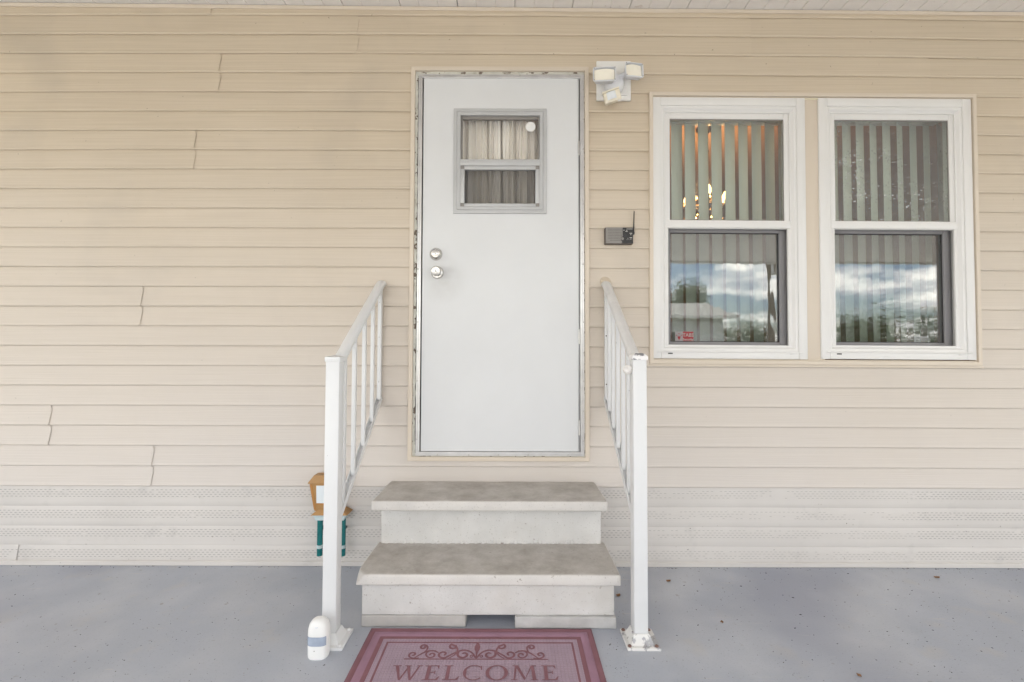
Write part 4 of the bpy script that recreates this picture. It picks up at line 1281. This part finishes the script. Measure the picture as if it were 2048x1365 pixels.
# ================================================================== floor motion sensor
fs_ = G(631, 1322)
fx, fy = fs_.x, fs_.y + 0.028
sen = thing('motion_sensor', (fx, fy, 0), 'rounded white motion sensor standing on the floor by the railing post', 'sensor')
b = MB(); vs, fs = [], []
rows = [(0.0, .90), (0.004, .97), (0.012, 1.0), (0.085, 1.0), (0.104, .97), (0.118, .86), (0.127, .70), (0.133, .48), (0.1355, .22)]
n = 28
for (z_, s) in rows:
    for k in range(n):
        q_ = 2 * math.pi * k / n
        ca, sa = math.cos(q_), math.sin(q_)
        e = 0.62
        vs.append((fx + 0.037 * s * math.copysign(abs(ca) ** e, ca), fy + 0.029 * (s if z_ < .1 else s ** .8) * math.copysign(abs(sa) ** (e + .2), sa), z_))
for i in range(len(rows) - 1):
    for k in range(n): fs.append((i * n + k, i * n + (k + 1) % n, (i + 1) * n + (k + 1) % n, (i + 1) * n + k))
fs.append(tuple(range(n))); fs.append(tuple((len(rows) - 1) * n + k for k in range(n)))
body = b.add(vs, fs).build('body', M['plastic'], sen, True, True, 50)
def on_body(a, z_, off):
    q_ = R(a); ca, sa = math.cos(q_), math.sin(q_)
    return (fx + (0.037 + off) * math.copysign(abs(ca) ** .62, ca), fy + (0.029 + off) * math.copysign(abs(sa) ** .82, sa), z_)
vs, fs = [], []
NA = 14
for i in range(NA + 1):
    a = 215 + 110 * i / NA
    for z_ in (0.050, 0.082): vs.append(on_body(a, z_, 0.0012))
for i in range(NA): fs.append((i * 2, i * 2 + 2, i * 2 + 3, i * 2 + 1))
MB().add(vs, fs).build('sensor_window', M['lensblue'], sen, True, False, 60)
dot = MB(); dot.lathe((0, 0, 0), (0, -1, 0), [(.0018, 0), (.0018, .0008)], 8)
pieces('indicator', dot, M['greyplastic'], sen, [on_body(268, .034, .0006), on_body(268, .1085, -.0045)])
bt_ = MB(); bt_.box(fx - .004, fx + .006, fy - .0285, fy - .0225, .1125, .117, .001)
bt_.build('button', M['plasticcool'], sen)

# ================================================================== hanging lantern ornament
LY = -0.055
def LP(px, py, Y=LY): return W(px, py, Y)
lan = thing('lantern_ornament', (LP(660, 1110).x, LY, LP(660, 1110).z), 'ochre lantern ornament on teal columns hung on the siding behind the post', 'lantern')
hc = LP(652, 962).x
def frus(mb, xc, w0, z0, w1, z1, d0=None, d1=None, yc=LY):
    d0 = d0 or w0; d1 = d1 or w1
    vs = [(xc - w0, yc - d0, z0), (xc + w0, yc - d0, z0), (xc + w0, yc + d0, z0), (xc - w0, yc + d0, z0), (xc - w1, yc - d1, z1), (xc + w1, yc - d1, z1), (xc + w1, yc + d1, z1), (xc - w1, yc + d1, z1)]
    return mb.add(vs, [(3, 2, 1, 0), (4, 5, 6, 7), (0, 1, 5, 4), (1, 2, 6, 5), (2, 3, 7, 6), (3, 0, 4, 7)])
zz_ = lambda y: LP(660, y).z
b = MB(); frus(b, hc, .076, zz_(962.5), .050, zz_(948.5), .038, .026); frus(b, hc, .076, zz_(964), .0765, zz_(962.6), .038, .038)
b.build('lantern_roof', M['orange'], lan, False)
b = MB(); frus(b, hc, .045, zz_(1019), .067, zz_(964.1), .026, .034)
b.build('lantern_body', M['orange'], lan, False)
b = MB()
for s in (-1, 1):
    b.bar((hc + s * .042, LY - .0265, zz_(1016)), (hc + s * .062, LY - .0345, zz_(965)), .012, .004, (1, 0, 0), .001)
b.bar((hc - .044, LY - .0282, zz_(1005)), (hc + .044, LY - .0282, zz_(1005)), .004, .008, (0, 1, 0), .001)
b.build('lantern_frame', mat('lantern_ochre_dark', (0.40, 0.19, 0.05), 0.5, var=0.08, var_scale=18), lan, False)
b = MB(); y_a, y_b = LY - .0298, LY - .0352
b.add([(hc - .034, y_a - .001, zz_(1003)), (hc + .034, y_a - .001, zz_(1003)), (hc + .034, y_b - .001, zz_(968)), (hc - .034, y_b - .001, zz_(968)), (hc - .034, y_a + .004, zz_(1003)), (hc + .034, y_a + .004, zz_(1003)), (hc + .034, y_b + .004, zz_(968)), (hc - .034, y_b + .004, zz_(968))],
      [(0, 1, 2, 3), (7, 6, 5, 4), (0, 4, 5, 1), (1, 5, 6, 2), (2, 6, 7, 3), (3, 7, 4, 0)])
b.build('lantern_panel', M['panelwhite'], lan, False)
bc = LP(664, 1030).x
b = MB(); frus(b, bc, .091, zz_(1025.5), .060, zz_(1016.5), .045, .030)
b.build('ledge', M['orange'], lan, False)
b = MB(); frus(b, bc, .075, zz_(1031), .086, zz_(1025.6), .034, .040); frus(b, bc, .070, zz_(1037), .0745, zz_(1031.1), .032, .0335)
b.build('cornice', M['paleteal'], lan, False)
for s, m_ in ((-1, M['teal']), (1, M['teal'])):
    cxx = bc + s * .058
    b = MB(); nn = 20; vs, fs = [], []
    for z_ in (zz_(1111), zz_(1036.8)):
        for k in range(nn):
            q_ = 2 * math.pi * k / nn; r_ = .0135 if k % 2 else .0105
            vs.append((cxx + r_ * math.cos(q_), LY - .004 + r_ * math.sin(q_), z_))
    for k in range(nn): fs.append((k, (k + 1) % nn, nn + (k + 1) % nn, nn + k))
    fs += [tuple(range(nn)), tuple(nn + k for k in range(nn))]
    colu = b.add(vs, fs).build('column', m_, lan, False)
    MB().lathe((cxx, LY - .004, zz_(1096)), (0, 0, 1), [(.0125, 0), (.0150, .002), (.0150, .015), (.0125, .017)], 16).build('band', M['paleteal'], colu)
    br = MB(); br.bar((cxx, LY, zz_(1060)), (cxx, -0.010, zz_(1060)), .010, .010)
    br.build('wall_clip', M['tealdark'], lan, False)

# ================================================================== security light
PY_ = -0.016
pa, pb = W(1192.5, 203, PY_), W(1260.5, 125, PY_)
lgt = thing('security_light', ((pa.x + pb.x) / 2, PY_, pa.z), 'white twin-head security floodlight with tilted motion sensor above the intercom', 'light')
b = MB(); b.box(pa.x, pb.x, -0.027, -0.012, pa.z, pb.z, 0.003)
b.build('mounting_plate', M['plastic'], lgt)
b = MB(); b.mitre(pa.x + .020, pb.x - .020, pa.z + .024, pb.z - .024, 0.006, [(0, -0.0268), (0, -0.033), (.3, -0.034), (1, -0.034)])
b.add([(pa.x + .026, -0.034, pa.z + .030), (pb.x - .026, -0.034, pa.z + .030), (pb.x - .026, -0.034, pb.z - .030), (pa.x + .026, -0.034, pb.z - .030)], [(0, 1, 2, 3)])
b.build('raised_panel', M['plastic'], lgt, True, False)
hubc = W(1228, 172, -0.035)
b = MB(); b.lathe(hubc, (0, -1, 0), [(.052, 0), (.052, .016), (.046, .034), (.030, .046), (.006, .050)], 28)
b.build('hub', M['plasticcool'], lgt)
def head(pc, w, h, d, yaw, pitch, arm_from):
    rot = Matrix.Rotation(R(yaw), 3, 'Z') @ Matrix.Rotation(R(pitch), 3, 'X')
    T = lambda p: Vector(pc) + rot @ Vector(p)
    b = MB(); b.tube([arm_from, Vector(arm_from).lerp(T((0, d * .7, 0)), .5) + Vector((0, -.006, .01)), T((0, d * .7, 0))], [.016, .013, .014], 12)
    b.build('arm', M['plasticcool'], lgt)
    # hollow tapered housing, open to the front
    def rr(w_, h_, y, n=5, r=.010):
        out = []
        for (sx, sz, a0) in ((1, 1, 0), (-1, 1, 90), (-1, -1, 180), (1, -1, 270)):
            for i in range(n):
                q_ = R(a0 + 90 * i / (n - 1))
                out.append((sx * (w_ - r) + r * math.cos(q_), y, sz * (h_ - r) + r * math.sin(q_)))
        return out
    loops = [rr(w * .55, h * .55, d), rr(w * .8, h * .8, d * .75), rr(w * .93, h * .93, d * .2), rr(w, h, 0.002), rr(w, h, -.004), rr(w - .004, h - .004, -.005), rr(w - .006, h - .006, .008)]
    vs, fs = [], []
    n = len(loops[0])
    for l in loops: vs += l
    for i in range(len(loops) - 1):
        for k in range(n): fs.append((i * n + k, i * n + (k + 1) % n, (i + 1) * n + (k + 1) % n, (i + 1) * n + k))
    fs.append(tuple(range(n)))
    b = MB().add(vs, fs).xf(T)
    hd = b.build('lamp_head', M['plasticcool'], lgt, True, True, 40)
    # recessed bulging lens
    vs, fs = [], []
    NI, NJ = 10, 5
    for j in range(NJ + 1):
        for i in range(NI + 1):
            u, v = 2 * i / NI - 1, 2 * j / NJ - 1
            vs.append((u * (w - .0075) * (1 - .02 * v * v), .0055 - .006 * (1 - u * u), v * (h - .009) * (1 - .10 * u * u) - .002 + .002))
    for j in range(NJ):
        for i in range(NI):
            a = j * (NI + 1) + i; fs.append((a, a + 1, a + NI + 2, a + NI + 1))
    MB().add(vs, fs).xf(T).build('lens', M['lens'], hd, True, False, 80)
    sc_ = MB()
    for sx in (-1, 1):
        for sz in (-1, 1):
            o_ = T((sx * (w - .0065), -.0050, sz * (h - .0065))); sc_.lathe(o_, rot @ Vector((0, -1, 0)), [(.0024, 0), (.0024, .001)], 8)
    sc_.build('clip', M['greyplastic'], hd)
h1 = W(1209.0, 149.0, -0.125); h2 = W(1268.5, 140.5, -0.110)
head(h1, .0585, .0385, .040, -4, -4, (hubc.x - .012, hubc.y - .035, hubc.z + .020))
head(h2, .0490, .0390, .042, 9, -5, (hubc.x + .018, hubc.y - .032, hubc.z + .020))
sp = W(1224.5, 193, -0.085)
rot = Matrix.Rotation(R(-14), 3, 'Y') @ Matrix.Rotation(R(-12), 3, 'Z') @ Matrix.Rotation(R(8), 3, 'X')
T2 = lambda p: sp + rot @ Vector(p)
b = MB(); b.tube([(hubc.x, hubc.y - .02, hubc.z - .03), (sp.x, sp.y + .02, sp.z + .01)], [.014, .014], 12)
b.build('sensor_arm', M['plastic'], lgt)
b = MB(); b.box(-.042, .042, -.010, .030, -.028, .026, .006); b.xf(T2)
sb_ = b.build('sensor_head', M['yellowed'], lgt)
b = MB(); b.box(-.046, .040, -.022, .004, .022, .029, .002); b.xf(T2)
b.build('sensor_hood', M['yellowed'], lgt)
vs, fs = [], []
for i in range(9):
    u = -1 + 2 * i / 8
    for z_ in (-.017, .020): vs.append((-.004 + u * .023, -.0105 - .008 * (1 - u * u), z_))
for i in range(8): fs.append((i * 2, i * 2 + 2, i * 2 + 3, i * 2 + 1))
MB().add(vs, fs).xf(T2).build('sensor_lens', mat('fresnel_lens', (.74, .77, .80), .3), sb_, True, False, 60)
b = MB(); b.tube([T2((.022, .0, -.030)), T2((.040, .002, -.026)), T2((.052, .01, -.018))], .005, 8)
b.build('sensor_knob', M['plastic'], lgt)

# ================================================================== intercom
IY = -0.016
ia, ib = W(1210.5, 488, -0.045), W(1266.5, 455, -0.045)
itc = thing('intercom', ((ia.x + ib.x) / 2, IY, ia.z), 'grey and black wireless intercom with thin antenna on the siding', 'intercom')
b = MB(); b.box(ia.x, ib.x, -0.045, -0.013, ia.z, ib.z, 0.004)
b.build('body', mat('intercom_shell', (0.13, 0.11, 0.10), 0.5), itc)
iw, ih = ib.x - ia.x, ib.z - ia.z
def IP(u, v, y): return (ia.x + u * iw, y, ia.z + v * ih)
outl = [(.025, .03), (.57, .03), (.60, .10), (.575, .18), (.555, .24), (.56, .33), (.60, .40), (.615, .47), (.615, .97), (.025, .97)]
MB().prism([IP(u, v, -.0452) for u, v in outl], (0, -.003, 0)).build('speaker_face', M['greyplastic'], itc, False)
outl = [(.625, .03), (.985, .03), (.985, .97), (.625, .97), (.625, .46), (.575, .36), (.57, .24), (.61, .12)]
MB().prism([IP(u, v, -.0451) for u, v in outl], (0, -.0036, 0)).build('control_face', M['black'], itc, False)
gr = MB()
for i in range(12):
    for j in range(8):
        if j < 1 and i < 2: continue
        p = IP(.10 + i * .042, .20 + j * .095, -.0484)
        gr.box(p[0] - .0014, p[0] + .0014, p[1], p[1] + .001, p[2] - .0014, p[2] + .0014)
gr.build('speaker_grille', M['hole'], itc, False)
MB().lathe(IP(.605, .29, -.0485), (0, -1, 0), [(.0075, 0), (.0075, .002), (.006, .0034), (.001, .0036)], 20).build('volume_button', M['greyplastic'], itc)
MB().lathe(IP(.70, .50, -.0486), (0, -1, 0), [(.0085, 0), (.0085, .0016), (.007, .0026), (.001, .0028)], 20).build('call_button', mat('button_black', (.035, .035, .036), .5), itc)
pk = MB()
for (u, v, w_, h_) in ((.86, .885, .11, .012), (.66, .81, .018, .020), (.76, .80, .022, .014), (.755, .735, .04, .014), (.905, .625, .045, .016), (.905, .54, .012, .022), (.905, .355, .045, .016), (.905, .27, .018, .010), (.80, .32, .010, .016), (.84, .24, .010, .010), (.77, .24, .010, .010)):
    p = IP(u, v, -.0489)
    pk.box(p[0] - w_ * iw, p[0] + w_ * iw, p[1], p[1] + .0006, p[2] - h_ * ih, p[2] + h_ * ih)
pk.build('markings', M['mark'], itc, False)
a0, a1 = W(1267.0, 466, -0.03), W(1268.3, 423, -0.03)
b = MB(); b.tube([a0 - Vector((0, 0, .004)), a0 + (a1 - a0) * .25, a1], [.0040, .0034, .0024], 8)
b.box(a0.x - .005, a0.x + .004, -.037, -.022, a0.z - .010, a0.z + .004, .001)
b.build('antenna', M['black'], itc)

# ================================================================== leaves and litter
def leaf(px, py, size, rz_, label, wall=False):
    p = G(px, py)
    vs, fs = [], []
    n = 6
    for i in range(n + 1):
        t = i / n; w_ = .42 * math.sin(math.pi * (t ** .8)) * size
        for k, s in enumerate((-1, 0, 1)):
            vs.append(((t - .5) * size, s * w_ + .06 * size * math.sin(5 * t), .003 + (.18 * size if s else .02 * size) * (0.4 + .6 * t) + .05 * size * math.sin(7 * t + s)))
    for i in range(n):
        for k in (0, 1): fs.append((i * 3 + k, i * 3 + k + 1, (i + 1) * 3 + k + 1, (i + 1) * 3 + k))
    c, s = math.cos(rz_), math.sin(rz_)
    th = .0006
    m_ = len(vs)
    vs2 = vs + [(a, b_, z_ - th) for a, b_, z_ in vs]
    fs2 = fs + [tuple(m_ + i for i in reversed(f)) for f in fs]
    o = MB().add([(a * c - b_ * s, a * s + b_ * c, z_) for a, b_, z_ in vs2], fs2).build('fallen_leaf', M['leaf1'], None, True, False, 60)
    o.location = (p.x, p.y, 0.0)
    return tag(o, label, 'leaf', 'fallen leaves on the carport floor')
leaf(1337, 1164, .024, .4, 'small orange dry leaf on the floor beside the worn railing, near the wall')
leaf(1444, 1246, .016, 1.4, 'tiny brown dry leaf lying on open floor right of the worn railing post')
leaf(1874, 1157, .026, .1, 'pale tan dry leaf on the floor near the wall below the second window')
leaf(1718, 1353, .017, 2.0, 'brown dry leaf out on the open floor, far from the wall')
leaf(1996, 1128, .034, .2, 'large tan dry leaf leaning against the base trim of the wall')
leaf(1237, 1193, .024, .9, 'curled dark brown leaf in the gap between steps and railing')
lit = MB()
def crumb(x, y, z_, s):
    q_ = random.uniform(0, 6.28); c, sn = math.cos(q_), math.sin(q_)
    a, b_ = s * random.uniform(.6, 1.5), s * random.uniform(.3, .7)
    lit.add([(x + a * c, y + a * sn, z_ + .0004), (x - b_ * sn, y + b_ * c, z_ + .0004), (x - a * c, y - a * sn, z_ + .0004), (x + b_ * sn, y - b_ * c, z_ + .0004), (x, y, z_ + s * .6)], [(0, 1, 4), (1, 2, 4), (2, 3, 4), (3, 0, 4)])
for i in range(1000):
    u = random.random()
    px = random.uniform(1290, 2048) if u < .52 else (random.uniform(0, 640) if u < .9 else random.uniform(1195, 1260))
    py = 1134 + 231 * random.random() ** (1.7 if u < .52 else 1.2)
    p = G(px, py)
    crumb(p.x, p.y, 0, random.choice((.0012, .0014, .0018, .0022, .003)))
for (px, py) in ((30, 1190), (24, 1213), (227, 1136), (1590, 1257), (1532, 1147), (1482, 1173), (1500, 1163), (1696, 1148), (1776, 1180), (1824, 1182), (1586, 1196), (1601, 1230), (1396, 1251), (1368, 1172), (1395, 1183), (648, 1331), (1220, 1290), (1233, 1300)):
    p = G(px, py); crumb(p.x, p.y, 0, .0045)
for i in range(170):
    crumb(random.uniform(-2.8, 2.9), random.uniform(-.035, -.018), 0, random.choice((.002, .003, .004)))
tag(lit.build('floor_litter', M['litter'], None, False, True), 'dark crumbs of leaf and grit scattered over the grey floor', 'litter', None, 'stuff')
wl = MB()
for (px, py, s) in ((1581, 972, .004), (1729, 967, .003), (1638, 1018, .003), (1693, 1047, .005), (1380, 1057, .005), (1435, 1052, .004), (1850, 1026, .006), (1932, 938, .003), (1932, 1063, .005), (1376, 1100, .007), (1738, 1119, .006), (257, 1119, .005), (342, 1118, .005), (1548, 1100, .006), (1945, 1094, .005), (1700, 1120, .004)):
    p = W(px, py, -.0125)
    for k in range(3):
        a = random.uniform(0, 6.28); l = s * random.uniform(.5, 1)
        wl.add([(p.x + l * math.cos(a), p.y - .002, p.z + l * math.sin(a)), (p.x + .3 * s * math.cos(a + 2), p.y - .001, p.z + .3 * s * math.sin(a + 2)), (p.x + .3 * s * math.cos(a - 2), p.y + .001, p.z + .3 * s * math.sin(a - 2))], [(0, 1, 2)])
o = wl.build('wall_debris', M['litter'], house, False); o['kind'] = 'stuff'

# ================================================================== across the street (seen in the panes)
M['nwall'] = mat('neighbour_siding', (0.60, 0.62, 0.63), 0.6, var=0.05)
M['nroof'] = mat('neighbour_roof', (0.32, 0.31, 0.30), 0.8, var=0.15, var_scale=3)
M['bark'] = mat('bark', (0.09, 0.065, 0.045), 0.9, var=0.2, var_scale=8)
M['foliage'] = mat('foliage', (0.055, 0.095, 0.03), 0.7, var=0.3, var_scale=1.5)
M['wood'] = mat('weathered_pole', (0.17, 0.13, 0.10), 0.9, var=0.15, var_scale=4)
nb = thing('neighbour_house', (4.0, -20.5, -0.1), 'low white house across the street, mirrored in the window pane', 'house')
MB().box(-3.0, 9.6, -23.5, -18.2, -0.1, 2.85).build('wall', M['nwall'], nb, False)
b = MB(); b.add([(-3.4, -17.8, 2.86), (10.0, -17.8, 2.86), (10.0, -23.9, 2.86), (-3.4, -23.9, 2.86), (-3.4, -20.8, 3.75), (10.0, -20.8, 3.75)], [(0, 1, 5, 4), (2, 3, 4, 5), (0, 4, 3), (1, 2, 5), (0, 3, 2, 1)])
b.build('roof', M['nroof'], nb, False)
MB().box(-3.4, 10.0, -17.80, -17.72, 2.74, 2.88).build('fascia', M['white'], nb, False)
for xw in (-1.2, 4.2, 7.6):
    w_ = MB(); w_.frame(xw - .5, xw + .5, 1.0, 2.2, .06, .06, .06, .06, -18.2, -18.16, 0); wo_ = w_.build('window', M['white'], nb, False)
    MB().box(xw - .44, xw + .44, -18.195, -18.18, 1.06, 2.14).build('pane', M['black'], wo_, False)
MB().box(1.0, 1.95, -18.2, -18.17, 0.0, 2.1).build('door', M['trim'], nb, False)
def tree(x, y, h, r, label, seed, leaves=16000):
    rnd = random.Random(seed)
    t = thing('tree', (x, y, -0.1), label, 'tree', 'trees across the street')
    b = MB(); b.tube([(x, y, -.15), (x + .1, y, h * .3), (x, y + .1, h * .62)], [.22, .16, .08], 8)
    cs = []
    for k in range(17):
        a = rnd.uniform(0, 6.28); rr_ = r * rnd.uniform(.15, .75); zc = h * rnd.uniform(.18, .86)
        c = Vector((x + rr_ * math.cos(a), y + rr_ * math.sin(a), zc)); cs.append((c, r * rnd.uniform(.28, .5)))
        b.tube([(x, y, h * .35), Vector((x, y, h * .5)).lerp(c, .5), c], [.07, .05, .02], 5)
    b.build('trunk', M['bark'], t)
    f = MB(); vs, fs = [], []
    for i in range(leaves):
        c, rad = rnd.choice(cs)
        d = Vector((rnd.gauss(0, 1), rnd.gauss(0, 1), rnd.gauss(0, .8))).normalized() * rad * rnd.uniform(.35, 1.12)
        p = c + d; s = rnd.uniform(.05, .11)
        u = Vector((rnd.gauss(0, 1), rnd.gauss(0, 1), rnd.gauss(0, 1))).normalized(); w_ = u.cross(Vector((rnd.gauss(0, 1), rnd.gauss(0, 1), rnd.gauss(0, 1)))).normalized()
        q_ = len(vs); vs += [p - u * s, p + w_ * s * .5, p + u * s, p - w_ * s * .5]; fs.append((q_, q_ + 1, q_ + 2, q_ + 3))
    f.add(vs, fs).build('crown', M['foliage'], t, False, False)
tree(12.0, -29, 6.2, 2.6, 'round leafy tree rising behind the neighbouring house roof', 3)
tree(25.5, -31, 3.7, 3.6, 'wide dark leafy tree farther along the street', 5)
tree(31.5, -28, 4.2, 4.0, 'tall dense leafy tree at the end of the street', 8)
tree(20.0, -40, 3.6, 4.0, 'low distant tree behind the utility pole', 11)
pole = thing('utility_pole', (15.6, -25.0, -0.1), 'wooden utility pole with crossarm and grey transformer across the street', 'utility pole')
MB().tube([(15.6, -25, -.2), (15.6, -25, 9.5)], [.15, .11], 10).build('pole', M['wood'], pole)
MB().box(14.6, 16.6, -25.2, -25.1, 8.2, 8.34).build('crossarm', M['wood'], pole, False)
MB().lathe((15.95, -25, 6.0), (0, 0, 1), [(.2, 0), (.22, .05), (.22, .8), (.15, .9)], 14).build('transformer', M['plasticcool'], pole)
for k, zz3 in enumerate((8.4, 8.1, 6.9, 6.6)):
    w_ = MB(); pts = []
    for i in range(17):
        s = i / 16; pts.append((15.6 + (-60) * s, -25 + (6 + 2 * k) * s, zz3 - 4 * .5 * s * (1 - s)))
    tag(w_.tube(pts, .016, 4).build('power_line', M['black'], None), ['topmost thin power line strung from above the crossarm', 'thin power line strung from just below the crossarm', 'upper of two thin cables leaving the pole beside the transformer', 'lowest thin cable leaving the pole beside the transformer'][k], 'wire', 'power lines on the pole')
